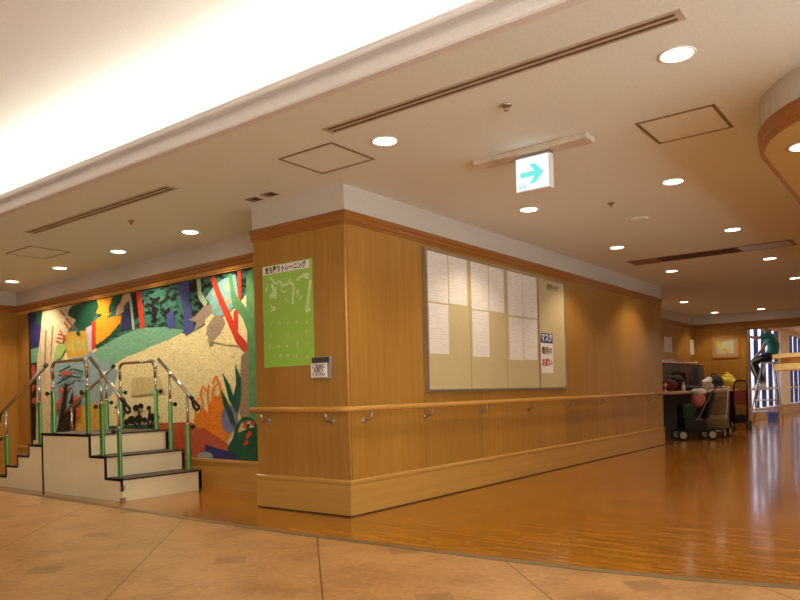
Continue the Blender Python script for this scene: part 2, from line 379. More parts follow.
# round-ended soffit hanging at the upper right
def rpoly(x0, x1, y0, y1, r, n=10):
    pts = []
    for cx, cy, a0 in ((x1 - r, y1 - r, 0), (x0 + r, y1 - r, PI / 2), (x0 + r, y0 + r, PI), (x1 - r, y0 + r, 1.5 * PI)):
        pts += [(cx + r * math.cos(a0 + PI / 2 * k / n), cy + r * math.sin(a0 + PI / 2 * k / n)) for k in range(n + 1)]
    return pts
sp = rpoly(-.14, 5.5, -6.2, -2.665, .75, 14)
struct(MB().prism(sp, 2.28, ZC), 'ceiling_soffit', M_white, 'white drum of the rounded soffit', 'ceiling')
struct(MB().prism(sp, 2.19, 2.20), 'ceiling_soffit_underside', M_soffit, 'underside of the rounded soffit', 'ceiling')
struct(MB().sweep(sp[::-1] + [sp[-1]], [(-.02, 2.185), (.006, 2.185), (.006, 2.205), (.012, 2.215), (.012, 2.262), (.016, 2.268), (.016, 2.28), (-.02, 2.28)]), 'trim_12', M_crown, 'brown wooden rim of the rounded soffit', 'trim')

# ------------------------------------------------------------------ ceiling fixtures
def downlight(x, y, z, label, r=.072, w=1.0):
    d = thing('ceiling_downlight', (x, y, z), label, 'ceiling light', 'recessed ceiling downlights')
    MB().lathe((x, y, z), (0, 0, -1), [(-.002, r + .012), (.004, r + .012), (.006, r + .006), (.003, r - .001), (-.002, r - .001)], 28).build('trim_ring', M_white_pl, d)
    MB().lathe((x, y, z), (0, 0, -1), [(-.001, r - .002), (.0035, r - .004), (.005, r * .5)], 28).build('lamp_lens', M_lamp, d)
    l = bpy.data.lights.new('downlight_beam', 'SPOT'); l.energy = SPOT_W * w; l.color = SPOT_COL; l.spot_size = math.radians(122); l.spot_blend = .5; l.shadow_soft_size = .05
    o = bpy.data.objects.new('downlight_beam', l); o.parent = d; o.location = (0, 0, -.03); COL.objects.link(o)
    return d
DL = [(-.485, -2.51, 'large bright downlight near the long slot grille, nearest the viewer at top right'),
      (-.49, -.78, 'bright downlight beside the square hatch above the wall corner'),
      (.19, 2.07, 'downlight over the mural, first from the wall block'),
      (.225, 3.33, 'downlight over the mural, second from the wall block'),
      (.285, 4.64, 'downlight over the mural, third from the wall block'),
      (.34, 5.95, 'downlight over the mural, at the far left end by the corner'),
      (1.62, -.67, 'downlight directly below the lit arrow sign beside the notice board wall'),
      (1.62, -1.87, 'downlight below the square hatch at upper right'),
      (3.79, -.63, 'downlight by the panelled wall, just left of the long ceiling grille'),
      (3.74, -1.82, 'downlight just nearer than the long ceiling grille, right side'),
      (5.90, -.59, 'downlight just beyond the wooden end of the long ceiling grille'),
      (5.84, -1.78, 'downlight just beyond the steel end of the long ceiling grille'),
      (7.93, -1.75, 'downlight at the right picture edge, beyond the long ceiling grille'),
      (8.0, -.59, 'small downlight at the end of the panelled wall'),
      (9.70, .32, 'small downlight over the counter beyond the panelled wall'),
      (12.2, .39, 'small downlight over the framed picture on the far wall'),
      (12.27, -.485, 'small downlight above the far opening')]
for x, y, lb in DL:
    if (x, y) == (8.0, -.59): continue
    downlight(x, y, ZC, lb, w=1.65 if y > 2 else (.6 if x > 12 else 1.25 if x > 9 else 1.0))
downlight(.53, -2.885, 2.19, 'downlight set in the underside of the rounded soffit', w=.5)
def hatch(x0, x1, y0, y1, label):
    h = thing('access_hatch', ((x0 + x1) / 2, (y0 + y1) / 2, ZC), label, 'ceiling hatch', 'ceiling access hatches')
    m = MB(); w = .018; z0, z1 = ZC - .004, ZC + .001
    m.box(x0, x1, y0, y0 + w, z0, z1).box(x0, x1, y1 - w, y1, z0, z1).box(x0, x0 + w, y0 + w, y1 - w, z0, z1).box(x1 - w, x1, y0 + w, y1 - w, z0, z1)
    m.build('hatch_frame', M_hatch, h)
    MB().box(x0 + w, x1 - w, y0 + w, y1 - w, ZC - .002, ZC + .001).build('hatch_panel', M_ceil, h)
hatch(-.695, -.272, -.527, -.053, 'square ceiling hatch above the corner of the wall block')
hatch(.248, .696, -2.495, -2.056, 'square ceiling hatch between the arrow sign and the rounded soffit')
hatch(-.51, -.09, 3.68, 4.22, 'faint square ceiling hatch at far left above the stairs')
def slot(x, y0, y1, label, w=.05):
    h = thing('slot_diffuser', (x, (y0 + y1) / 2, ZC), label, 'air vent', 'linear slot diffusers')
    MB().box(x - w, x + w, y0, y1, ZC - .004, ZC + .001).build('vent_frame', flat('vent frame paint', (196, 178, 156), .45), h)
    for k in (-1, 1):
        MB().box(x + k * w * .42 - .009, x + k * w * .42 + .009, y0 + .03, y1 - .03, ZC - .006, ZC - .003).build('slot_opening', flat('slot brown', (104, 82, 62), .6), h)
slot(-.845, -2.64, -.63, 'long narrow slot vent running from the bright downlight toward the corner')
slot(-.775, .96, 3.13, 'long narrow slot vent at left above the stairs', .055)
g = thing('linear_grille', (4.9, -1.28, ZC), 'long brown recessed air grille across the far ceiling', 'air vent')
m = MB(); x0, x1, y0, y1 = 4.72, 5.08, -2.19, -.40; w = .02
m.box(x0, x1, y0, y0 + w, ZC - .008, ZC + .001).box(x0, x1, y1 - w, y1, ZC - .008, ZC + .001).box(x0, x0 + w, y0 + w, y1 - w, ZC - .008, ZC + .001).box(x1 - w, x1, y0 + w, y1 - w, ZC - .008, ZC + .001)
m.build('grille_frame', M_brown_grille, g)
MB().box(x0 + w, x1 - w, y0 + w, y1 - w, ZC - .003, ZC + .001).build('grille_backing', M_brown_grille, g)
m = MB()
for k in range(5): m.box(x0 + .05 + k * .06, x0 + .068 + k * .06, -1.62, -.75, ZC - .007, ZC - .003)
m.build('grille_slats', M_dark, g)
m = MB()
for k in range(5): m.box(x0 + .05 + k * .06, x0 + .075 + k * .06, -2.15, -1.65, ZC - .009, ZC - .003)
m.build('steel_louvre', flat('pale louvre', (196, 196, 204), .35, .1), g)
def small_vent(x, y, label):
    v = thing('small_vent', (x, y, ZC), label, 'air vent', 'small twin vents'); m = MB(); m.box(x - .045, x + .045, y - .06, y + .06, ZC - .004, ZC + .001).build('vent_plate', M_hatch, v)
    MB().box(x - .03, x + .03, y - .045, y + .0, ZC - .006, ZC - .003).build('vent_mouth', M_dark, v)
small_vent(-.157, .79, 'small dark ceiling vent near the mural end of the wall block, left of a pair')
small_vent(-.169, .60, 'small dark ceiling vent above the wall block, right of a pair')
def sensor(x, y, name, label, r, mat, cat):
    s_ = thing(name, (x, y, ZC), label, cat)
    MB().lathe((x, y, ZC), (0, 0, -1), [(-.001, r), (.006, r), (.012, r * .7)], 20).build('sensor_base', mat, s_)
    MB().lathe((x, y, ZC - .011), (0, 0, -1), [(0, r * .45), (.02, r * .4), (.026, r * .1)], 16).build('sensor_head', M_hatch, s_)
sensor(-.49, -1.615, 'sprinkler_head', 'small sprinkler head on the ceiling left of the arrow sign bracket', .032, M_steel, 'sprinkler')
sensor(1.90, -1.283, 'sprinkler_head', 'tiny sprinkler head among the downlights right of the arrow sign', .028, M_hatch, 'sprinkler')
p_ = on_z(131, 220.5, ZC); sensor(p_.x, p_.y, 'sprinkler_head', 'tiny sprinkler head above the stairs between slot vent and downlight', .026, M_hatch, 'sprinkler')
tag(MB().lathe((2.64, -1.274, ZC), (0, 0, -1), [(-.001, .085), (.004, .085), (.006, .075), (.006, .01)], 24).build('cover_plate', M_ceil), 'flat round ceiling cover plate in the middle of the far ceiling', 'cover plate')

# exit sign
e = thing('exit_sign', (.245, -1.41, ZC), 'lit white exit sign with a cyan arrow hung from a long bar', 'sign')
MB().box(.18, .31, -1.79, -.99, ZC - .035, ZC, 0, .008).build('mounting_bar', flat('bar beige', (214, 196, 176), .5), e)
MB().box(.225, .265, -1.53, -1.29, ZC - .052, ZC - .035).build('hanger', M_steel, e)
MB().box(.215, .275, -1.53, -1.29, 2.165, 2.385, 0, .006).build('sign_box', M_white_pl, e)
MB().box(.211, .2152, -1.522, -1.298, 2.173, 2.377).build('sign_face', M_signglow, e)
m = MB(); cy_, cz = -1.405, 2.27
def A(pts): return [(.211, cy_ - a, cz + b) for a, b in pts]
m.slab(A([(-.078, -.016), (.022, -.016), (-.014, -.062), (.026, -.062), (.084, 0), (.026, .062), (-.014, .062), (.022, .016), (-.078, .016)]), (-1, 0, 0), .0008)
m.build('arrow', M_signarrow, e)
m = MB()
m.slab(A([(-.09, -.09), (-.04, -.09), (-.04, -.06), (-.09, -.06)]), (-1, 0, 0), .0006)
m.build('running_man_mark', emit('pale cyan print', (196, 244, 240), 1.0), e)
m = MB().slab([(.2095, cy_ + .07, cz - .085), (.2095, cy_ + .058, cz - .085), (.2095, cy_ + .062, cz - .065), (.2095, cy_ + .074, cz - .065)], (-1, 0, 0), .0006); m.build('door_mark', M_signglow, e)

# ------------------------------------------------------------------ handrail on the wall block
hr = thing('wall_handrail', (0, 0, .79), 'round wooden handrail on steel brackets running round the wall block', 'handrail')
off = .075; pts = [(XE, -off, .79), (4, -off, .79), (.02, -off, .79)]
for k in range(1, 7):
    a = PI / 2 * k / 7; pts.append((.02 - .095 * math.sin(a), .02 - .095 * math.cos(a), .79))
pts += [(-off, .02, .79), (-off, .5, .79), (-off, .985, .79)]
MB().tube(pts, .022, 14).build('rail', M_rail, hr)
def bracket(px, py, nx, ny):
    q = [(px, py, .772), (px, py, .735), (px - nx * .010, py - ny * .010, .715), (px - nx * .03, py - ny * .03, .704), (px - nx * off, py - ny * off, .70)]
    MB().tube(q, .0095, 8).lathe((px - nx * off, py - ny * off, .70), (nx, ny, 0), [(0, .022), (.006, .022), (.008, .012)], 14).build('bracket', M_steel, hr)
for x in (.17, .96, 1.85, 2.82, 3.80, 4.75, 5.7, 6.6): bracket(x, -off, 0, -1)
for y in (.16, .86): bracket(-off, y, -1, 0)

# ------------------------------------------------------------------ notice board
nb = thing('notice_board', (2.36, 0, .9), 'large beige cloth notice board in an aluminium frame', 'notice board')
BX0, BX1, BZ0, BZ1 = .972, 3.75, .898, 2.118
MB().box(BX0 + .015, BX1 - .015, -.018, -.002, BZ0 + .015, BZ1 - .015).build('board_panel', M_boardfab, nb)
m = MB(); w = .022
m.box(BX0, BX1, -.03, -.002, BZ0, BZ0 + w).box(BX0, BX1, -.03, -.002, BZ1 - w, BZ1).box(BX0, BX0 + w, -.03, -.002, BZ0 + w, BZ1 - w).box(BX1 - w, BX1, -.03, -.002, BZ0 + w, BZ1 - w)
m.build('board_frame', M_alu, nb)
for x in (1.685, 2.365): MB().box(x - .006, x + .006, -.0195, -.017, BZ0 + w, BZ1 - w).build('panel_joint', flat('joint tan', (176, 156, 116), .6), nb)
MB().box(3.065, 3.085, -.024, -.017, BZ0 + w, BZ1 - w).build('divider', M_alu, nb)
text_mesh('お知らせ', .075, flat('faded ink', (112, 92, 66), .6), (3.43, -.0195, 2.02), (1, 0, 0), (0, 0, 1), nb, 'board_title', 1.0, .002)
for nm, (x0, x1, z0, z1, lb) in {
    'a': (1.02, 1.325, 1.668, 2.095, 'printed sheet in the top row of the board, at the far left edge'),
    'b': (1.342, 1.638, 1.672, 2.095, 'printed sheet in the top row of the board, second from left, nothing below it'),
    'c': (1.712, 2.022, 1.656, 2.09, 'printed sheet in the top row of the board, third from left'),
    'd': (2.037, 2.322, 1.662, 2.085, 'printed sheet in the top row of the board, fourth from left, nothing below it'),
    'e': (2.408, 2.715, 1.648, 2.088, 'printed sheet in the top row of the board, fifth from left'),
    'f': (2.728, 3.033, 1.65, 2.085, 'printed sheet in the top row of the board, rightmost'),
    'g': (1.022, 1.322, 1.224, 1.654, 'printed sheet in the lower row of the board, leftmost'),
    'h': (1.716, 2.02, 1.216, 1.646, 'printed sheet in the lower row of the board, second from left, standing alone'),
    'i': (2.415, 2.71, 1.205, 1.632, 'printed sheet in the lower row of the board, third from left'),
    'j': (2.724, 3.024, 1.21, 1.636, 'printed sheet in the lower row of the board, rightmost beside the divider')}.items():
    o = MB().box(x0, x1, -.0208, -.0194, z0, z1).build('printed_sheet', M_paper); tag(o, lb, 'notice', 'printed sheets on the notice board')
fl = thing('flyer', (3.25, -.021, 1.29), 'narrow flyer with blue header and red lettering on the right panel of the board', 'notice')
MB().box(3.11, 3.40, -.021, -.0190, 1.077, 1.508).build('sheet', M_blank, fl)
MB().box(3.11, 3.40, -.0216, -.0208, 1.40, 1.508).build('header', M_navy, fl)
text_mesh('マスク', .095, M_blank, (3.255, -.0222, 1.455), (1, 0, 0), (0, 0, 1), fl, 'header_lettering', .95, .003)
text_mesh('着用の', .085, flat('brown ink', (110, 70, 60), .6), (3.255, -.0216, 1.315), (1, 0, 0), (0, 0, 1), fl, 'middle_lettering', 1, .003)
text_mesh('お願い', .085, M_red, (3.255, -.0216, 1.185), (1, 0, 0), (0, 0, 1), fl, 'red_lettering', 1, .004)

# ------------------------------------------------------------------ poster and card holder on the short face
po = thing('green_poster', (0, .607, 1.53), 'tall glossy green exercise poster with a white title strip', 'poster')
PY0, PY1, PZ0, PZ1 = .332, .888, 1.128, 1.938
MB().box(-.003, -.001, PY0, PY1, PZ0, PZ1).build('sheet', M_poster, po)
MB().box(-.0036, -.0028, PY0 + .03, PY1 - .005, 1.868, 1.932).build('title_strip', M_blank, po)
for word, yy in (('立ち座り', .765), ('トレーニング', .535)): text_mesh(word, .056, M_ink, (-.004, yy, 1.898), (0, -1, 0), (0, 0, 1), po, 'title_lettering', .82, .0018)
m = MB(); rnd = random.Random(4)
_k = [0]
def stroke(pts, w, mi=0):
    for (a, b), (c, d) in zip(pts, pts[1:]):
        _k[0] += 1; xo = -.0031 - .00003 * _k[0]
        dx, dz = c - a, d - b; L = math.hypot(dx, dz) or 1; px, pz = -dz / L * w, dx / L * w
        m.slab([(xo, a + px, b + pz), (xo, c + px, d + pz), (xo, c - px, d - pz), (xo, a - px, b - pz)], (-1, 0, 0), .0005, mi)
def uvp(u, v): q = on_x(u, v, 0); return (q.y, q.z)
for line, w in (([(270, 277), (276, 284), (280, 281), (284, 287)], .008), ([(284, 285), (288, 284), (291, 279)], .009), ([(290, 282), (294, 285), (293, 304)], .010),
                ([(272, 284), (275, 292), (270, 297), (277, 296)], .012), ([(276, 287), (276, 299)], .009), ([(297, 280), (302, 276), (309, 278)], .010), ([(303, 275), (310, 274)], .012),
                ([(311, 280), (309, 294), (307, 312)], .013), ([(306, 311), (311, 309)], .013), ([(271, 306), (276, 309), (271, 311)], .008), ([(296, 294), (299, 289), (298, 297)], .006), ([(266, 291), (268, 287)], .007),
                ([(281, 289), (284, 293), (287, 290)], .005), ([(300, 300), (303, 295)], .006), ([(285, 298), (289, 302)], .004)):
    stroke([uvp(*p) for p in line], w)
m.build('pale_figures', M_posterpale, po)
m = MB()
for j in range(4):
    for i in range(5):
        y = PY1 - .08 - i * .098 + rnd.uniform(-.015, .015); z = 1.475 - j * .088 - (i * .003) + rnd.uniform(-.01, .01)
        if rnd.random() < .12: continue
        a = rnd.uniform(.008, .014)
        m = MB(); m.slab([(-.0031, y + a * math.cos(k * PI / 4) * rnd.uniform(.7, 1.2), z + 1.4 * a * math.sin(k * PI / 4) * rnd.uniform(.7, 1.2)) for k in range(8)], (-1, 0, 0), .0004); m.build('small_figure', M_posterdot, po)
ch = thing('card_holder', (0, .245, 1.11), 'small white card holder on the wall just below the poster corner', 'sign')
MB().box(-.022, -.001, .155, .345, 1.02, 1.185, 0, .003).build('holder', flat('grey plastic', (150, 140, 138), .35), ch)
MB().box(-.024, -.0215, .165, .335, 1.14, 1.18).build('dark_header', flat('dark label', (70, 56, 60), .5), ch)
MB().box(-.032, -.0225, .185, .343, 1.03, 1.135, 0, .001).build('card', M_blank, ch)
for k, s_ in enumerate(('ご自由に', 'お取り', 'ください')): text_mesh(s_, .034, M_ink, (-.0325, .264, 1.112 - .031 * k), (0, -1, 0), (0, 0, 1), ch, 'lettering', 1, .001)

# ------------------------------------------------------------------ mural
mt = (ML1 - ML0).normalized()
N3 = Vector((mn.x, mn.y, 0)); P3 = Vector((ML0.x, ML0.y, 0)) + N3 * .006
mz0, mz1 = .285, 2.105
MUR = {}
def mm(name, rgb, kind=0):
    t = NT('mural ' + name); c = lin(rgb); t.setp(.55, 0, .3)
    if kind == 0:
        f = t.noise(t.coord(), 14, 4, .6); o = t.ramp(f, [(.3, scl(c, .82)), (.7, scl(c, 1.15))])
    elif kind == 1:     # speckled brush strokes
        f = t.noise(t.coord((9, 9, 22), rot=(.5, .3, 0)), 3.2, 3, .55); o = t.ramp(f, [(.34, scl(c, .70)), (.46, scl(c, .95)), (.7, scl(c, 1.15))])
    else:               # dark wavy strokes
        f = t.noise(t.coord((4, 4, 9), rot=(.6, 0, .2)), 2.6, 3, .55); o = t.ramp(f, [(.40, lin((18, 30, 32))), (.5, c), (.62, scl(c, 1.25)), (.75, scl(c, .6))])
    t.ln(o, t.b.inputs['Base Color']); MUR[name] = t.m
for a in (('sand', (236, 222, 168), 1), ('forest', (58, 112, 96), 2), ('hill', (124, 178, 148), 1), ('water', (144, 172, 180), 0), ('ochre', (208, 164, 66), 0), ('trunk', (222, 204, 166), 0), ('navy', (52, 52, 110), 0), ('dgreen', (30, 84, 62), 0),
          ('leaf', (164, 200, 116), 0), ('lav', (196, 186, 204), 0), ('red', (204, 64, 44), 0), ('orange', (244, 164, 40), 0), ('pink', (204, 168, 138), 0), ('palegreen', (170, 194, 156), 0), ('blue', (72, 80, 146), 0), ('taupe', (160, 140, 122), 1),
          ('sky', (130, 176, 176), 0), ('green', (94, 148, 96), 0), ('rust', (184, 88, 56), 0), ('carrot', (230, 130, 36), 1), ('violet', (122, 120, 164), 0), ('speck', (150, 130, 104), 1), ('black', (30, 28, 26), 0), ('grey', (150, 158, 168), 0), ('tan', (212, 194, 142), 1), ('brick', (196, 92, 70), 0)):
    mm(*a)
order = list(MUR); mats = [MUR[k] for k in order]
m = MB(); layer = [0]
sA = (Vector((.80, 6.46)) - ML0).dot(mt)
def on_m(u, v, off=0.0):
    q = on_plane(u, v, P3, N3); s = (Vector((q.x, q.y)) - ML0).dot(mt); return s, q.z
def sz(s, z, off): return Vector((ML0.x + mt.x * s, ML0.y + mt.y * s, z)) + N3 * off
def clip(poly):
    def cut(P, f):
        out = []
        for i in range(len(P)):
            a, b = P[i], P[(i + 1) % len(P)]; fa, fb = f(a), f(b)
            if fa >= 0: out.append(a)
            if fa * fb < 0:
                k = fa / (fa - fb); out.append((a[0] + (b[0] - a[0]) * k, a[1] + (b[1] - a[1]) * k))
        return out
    for f in (lambda p: p[0] - .002, lambda p: sA - p[0], lambda p: p[1] - mz0 - .002, lambda p: mz1 - p[1]):
        if len(poly) > 2: poly = cut(poly, f)
    return poly
def region(key, pts, world=False):
    P = clip(pts if world else [on_m(*p) for p in pts])
    if len(P) < 3: return
    layer[0] += 1; o = .006 + layer[0] * .00012
    vs = [m.bm.verts.new(sz(a, b, o)) for a, b in P]
    try:
        f = m.bm.faces.new(vs); f.material_index = order.index(key)
    except ValueError: return
def ell(key, cx, cy, rx, ry, n=16, rot=0): region(key, [(cx + rx * math.cos(2 * PI * k / n) * math.cos(rot) - ry * math.sin(2 * PI * k / n) * math.sin(rot), cy + rx * math.cos(2 * PI * k / n) * math.sin(rot) + ry * math.sin(2 * PI * k / n) * math.cos(rot)) for k in range(n)])
def line(key, pts, w):
    for (a, b), (c, d) in zip(pts, pts[1:]):
        L = math.hypot(c - a, d - b) or 1; px, py = -(d - b) / L * w, (c - a) / L * w
        region(key, [(a + px, b + py), (c + px, d + py), (c - px, d - py), (a - px, b - py)])
region('sand', [(.002, mz0), (sA, mz0), (sA, mz1), (.002, mz1)], True)
region('forest', [(60, 300), (275, 240), (275, 285), (250, 290), (235, 308), (215, 320), (186, 334), (160, 329), (140, 330), (98, 348), (60, 345)])
region('hill', [(92, 354), (104, 345), (120, 336), (140, 328), (165, 327), (184, 330), (180, 334), (168, 340), (152, 346), (140, 352), (126, 357), (112, 366), (100, 362)])
region('water', [(50, 366), (66, 360), (90, 350), (100, 360), (112, 364), (118, 372), (112, 395), (100, 404), (88, 425), (50, 440), (46, 400)])
region('ochre', [(74, 410), (86, 404), (104, 402), (108, 418), (106, 440), (74, 440)])
region('ochre', [(66, 332), (90, 330), (90, 352), (82, 357), (68, 358), (64, 345)])
for p in ((73, 340, 73, 352), (79, 338, 79, 350), (84, 341, 84, 351)): line('leaf', [p[:2], p[2:]], 1.0)
region('trunk', [(42, 306), (66, 304), (62, 320), (58, 340), (54, 365), (51, 385), (50, 440), (34, 440), (37, 385), (39, 350)])
region('trunk', [(60, 305), (92, 296), (99, 297), (90, 306), (76, 311), (76, 320), (66, 334), (60, 348), (52, 350)])
region('taupe', [(45, 330), (47, 330), (46, 360), (44, 380)]); region('taupe', [(52, 325), (54, 326), (52, 352), (50, 366)])
region('navy', [(24, 310), (43, 306), (41, 330), (39, 348), (24, 352)]); region('dgreen', [(34, 310), (43, 306), (41, 325), (36, 324)])
region('hill', [(24, 352), (39, 347), (37, 362), (24, 366)])
region('black', [(24, 366), (37, 362), (36, 440), (24, 440)])
for p in (((31, 368), (34, 380)), ((33, 365), (36, 376)), ((31, 392), (35, 385)), ((32, 404), (35, 398))): line('brick', p, 1.6)
region('dgreen', [(69, 310), (72, 306), (92, 300), (101, 297), (100, 310), (93, 318), (95, 323), (90, 326), (82, 331), (76, 327), (76, 320), (68, 315)])
for p in (((64, 322), (70, 330)), ((66, 318), (74, 328)), ((58, 334), (65, 336)), ((60, 330), (66, 341)), ((57, 338), (66, 339)), ((60, 310), (65, 316)), ((56, 341), (62, 344))): line('rust', p, .8)
region('dgreen', [(76, 333), (79, 330), (81, 335), (78, 336)])
region('leaf', [(57, 345), (66, 343), (66, 351), (62, 358), (54, 361)])
line('dgreen', [(66, 350), (62, 358), (54, 362)], .6)
region('lav', [(86, 328), (92, 325), (93, 351), (89, 353)])
region('orange', [(97, 300), (114, 294), (110, 306), (112, 312), (107, 318), (122, 315), (121, 322), (117, 327), (111, 334), (98, 345), (95, 342), (96, 320), (103, 315), (96, 313), (99, 307)])
region('red', [(92, 322), (96, 320), (96, 348), (92, 350)])
region('dgreen', [(96, 347), (99, 343), (104, 341), (107, 337), (111, 335), (115, 331), (118, 328), (122, 326), (121, 331), (116, 333), (114, 337), (109, 338), (108, 342), (103, 343), (101, 347), (97, 349)])
region('dgreen', [(113, 297), (124, 293), (120, 303), (116, 309), (109, 314), (109, 308)])
region('pink', [(117, 308), (121, 302), (123, 296), (131, 290), (130, 300), (124, 306), (124, 312), (116, 316)])
region('navy', [(121, 331), (124, 312), (130, 304), (133, 328)])
region('black', [(132, 294), (138, 292), (141, 318), (135, 314)])
line('palegreen', [(130, 296), (132, 310), (134, 330)], 1.2)
region('red', [(136, 291), (141, 289), (145, 327), (141, 329)])
region('blue', [(167, 314), (174, 310), (175, 328), (168, 328)])
region('blue', [(177, 284), (189, 278), (190, 300), (193, 316), (195, 330), (186, 336), (184, 330), (184, 312), (181, 296)])
region('black', [(189, 283), (198, 279), (199, 290), (190, 292)])
for p in (((150, 298), (156, 302), (160, 297)), ((148, 312), (155, 314), (158, 308)), ((160, 304), (166, 300), (168, 294)), ((163, 316), (170, 308)), ((152, 322), (157, 318)), ((196, 302), (202, 305), (200, 309)), ((195, 296), (200, 299)), ((147, 304), (153, 306)), ((153, 303), (155, 322)), ((171, 300), (176, 297)), ((205, 287), (212, 284)), ((240, 282), (249, 278)), ((234, 284), (250, 287))): line('black', p, 1.5)
region('sky', [(206, 298), (213, 288), (222, 280), (236, 274), (240, 300), (230, 312), (218, 318), (211, 314), (210, 302)])
for p in (((220, 302), (226, 296)), ((214, 296), (218, 291)), ((224, 306), (231, 300)), ((226, 290), (231, 284))): line('pink', p, 2.2)
region('palegreen', [(197, 279), (201, 278), (202, 292), (208, 302), (206, 308), (199, 298)])
region('taupe', [(189, 320), (196, 316), (203, 308), (212, 303), (213, 314), (206, 323), (195, 331), (197, 322)])
region('sand', [(206, 320), (212, 314), (222, 318), (236, 312), (246, 320), (249, 345), (230, 345), (206, 340)])
region('taupe', [(208, 326), (216, 314), (225, 319), (226, 324), (221, 334), (217, 338), (210, 347), (209, 338), (207, 334)])
region('red', [(211, 278), (215, 276), (222, 294), (233, 318), (240, 334), (249, 344), (248, 354), (243, 350), (237, 343), (230, 327), (220, 304)])
region('red', [(234, 313), (237, 308), (239, 310), (239, 330), (235, 330)]); region('red', [(238, 268), (242, 267), (242, 299), (239, 300)])
region('green', [(229, 274), (232, 273), (236, 294), (247, 308), (247, 276), (256, 262), (270, 258), (270, 420), (249, 420), (248, 330), (243, 318), (233, 305)])
region('speck', [(242, 356), (249, 350), (250, 420), (244, 425), (238, 405), (241, 380)])
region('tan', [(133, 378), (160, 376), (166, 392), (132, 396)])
# lower band: rust mound, plants, dark flowers
region('dgreen', [(110, 426), (160, 424), (160, 436), (110, 436)])
region('rust', [(155, 428), (160, 423), (190, 422), (205, 427), (218, 436), (226, 441), (234, 452), (234, 470), (155, 470)])
region('dgreen', [(228, 448), (236, 434), (250, 428), (275, 424), (275, 470), (234, 470)])
region('navy', [(206, 444), (218, 448), (236, 453), (238, 470), (204, 470)])
ell('grey', 206, 457, 8, 5.5)
region('carrot', [(194, 420), (200, 412), (202, 404), (208, 412), (212, 400), (216, 395), (222, 398), (226, 404), (224, 418), (230, 436), (226, 442), (214, 434), (205, 428), (198, 428)])
for p in (((204, 404), (201, 394), (204, 386), (208, 392)), ((213, 400), (214, 388), (219, 384)), ((210, 412), (208, 392), (210, 385)), ((222, 400), (221, 386), (217, 376), (213, 384)), ((197, 420), (196, 404), (200, 398)), ((217, 404), (222, 392), (226, 398))): line('carrot', p, .9)
ell('violet', 230, 419, 8, 14)
region('dgreen', [(222, 389), (228, 400), (234, 414), (238, 428), (232, 424), (224, 404)]); region('dgreen', [(223, 372), (230, 384), (236, 400), (238, 414), (230, 400)]); region('dgreen', [(236, 364), (242, 378), (242, 395), (238, 414), (234, 398), (237, 384)])
for k in range(10):
    a0, a1 = PI + PI * k / 10, PI + PI * (k + 1) / 10
    line('dgreen', [(248 + 12 * math.cos(a0), 440 + 22 * math.sin(a0)), (248 + 12 * math.cos(a1), 440 + 22 * math.sin(a1))], 1.6)
for p in (((245, 428), (248, 424)), ((247, 438), (252, 432)), ((244, 444), (249, 442)), ((252, 424), (255, 422))): line('red', p, 2)
for p in (((243, 446), (250, 424)), ((249, 452), (256, 430))): line('dgreen', p, 1.2)
for x, y, r in ((137, 408, 3.6), (142, 406, 3), (140, 419, 4.5), (133, 420, 4.5), (150, 408, 2.6), (153, 417, 4), (146, 420, 3), (128, 422, 3.5), (158, 417, 3)): ell('black', x, y, r, r * .9, 9, x)
for p in (((140, 410), (141, 426)), ((151, 410), (149, 426)), ((134, 420), (138, 428)), ((155, 418), (151, 428)), ((122, 402), (126, 412), (122, 424)), ((116, 408), (122, 404))): line('black', p, 1.0)
for p in (((60, 376), (74, 369), (84, 372)), ((58, 384), (72, 376), (82, 378)), ((60, 372), (72, 366)), ((64, 388), (76, 382))): line('dgreen', p, .9)
for p in (((62, 374), (72, 372)), ((60, 392), (70, 388)), ((74, 400), (78, 396)), ((61, 402), (66, 396)), ((77, 400), (80, 418)), ((56, 412), (60, 402))): line('brick', p, 2.0)
region('black', [(56, 440), (62, 410), (66, 384), (69, 384), (66, 412), (62, 440)]); region('black', [(64, 436), (66, 414), (72, 404), (78, 410), (76, 424), (74, 440)])
region('black', [(70, 404), (74, 390), (75, 404)]); line('black', [(76, 408), (82, 402), (82, 398)], 1)
mur = thing('mural', tuple(sz(0, mz0, .006)), 'large painted forest mural with sandy clearing on the left wall', 'mural')
for f in m.bm.faces: f.normal_update()
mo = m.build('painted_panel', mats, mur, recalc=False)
m = MB()
for (s0, s1, z0, z1) in ((0, sA + .03, mz1, mz1 + .006), (sA, sA + .03, mz0, mz1)):
    m.slab([sz(s0, z0, .001), sz(s1, z0, .001), sz(s1, z1, .001), sz(s0, z1, .001)], N3, .02)
m.build('dark_edge', M_dark, mur)  # dark top strip stands in for the shadow line over the mural

# ------------------------------------------------------------------ training staircase
st = thing('training_stairs', (0, 3.2, 0), 'cream rehabilitation staircase with black edging and green handrail posts', 'staircase')
SX0, SX1 = -.42, .42
def steps_block(name, poly, parent, mi=M_cream):
    o = MB(); n = len(poly)
    vs = [(SX0, y, z) for y, z in poly] + [(SX1, y, z) for y, z in poly]
    o.faces(vs, [tuple(range(n)), tuple(range(2 * n - 1, n - 1, -1))] + [(i, (i + 1) % n, n + (i + 1) % n, n + i) for i in range(n)])
    return o.build(name, mi, parent)
R_ = [(2.31, .2), (2.57, .39), (2.83, .585)]; PL = 3.71
pb = steps_block('platform_block', [(2.83, 0), (PL, 0), (PL, .57), (2.83, .57)], st)
rb = steps_block('high_flight', [(2.31, 0), (2.83, 0), (2.83, .375), (2.57, .375), (2.57, .185), (2.31, .185)], st)
L_ = [(PL, 3.99, .465), (3.99, 4.24, .348), (4.24, 4.5, .232), (4.5, 4.76, .116)]
poly = [(PL + .01, 0), (4.76, 0)]
for a, b, z in L_[::-1]: poly += [(b, z - .012), (a if a > PL else PL + .01, z - .012)]
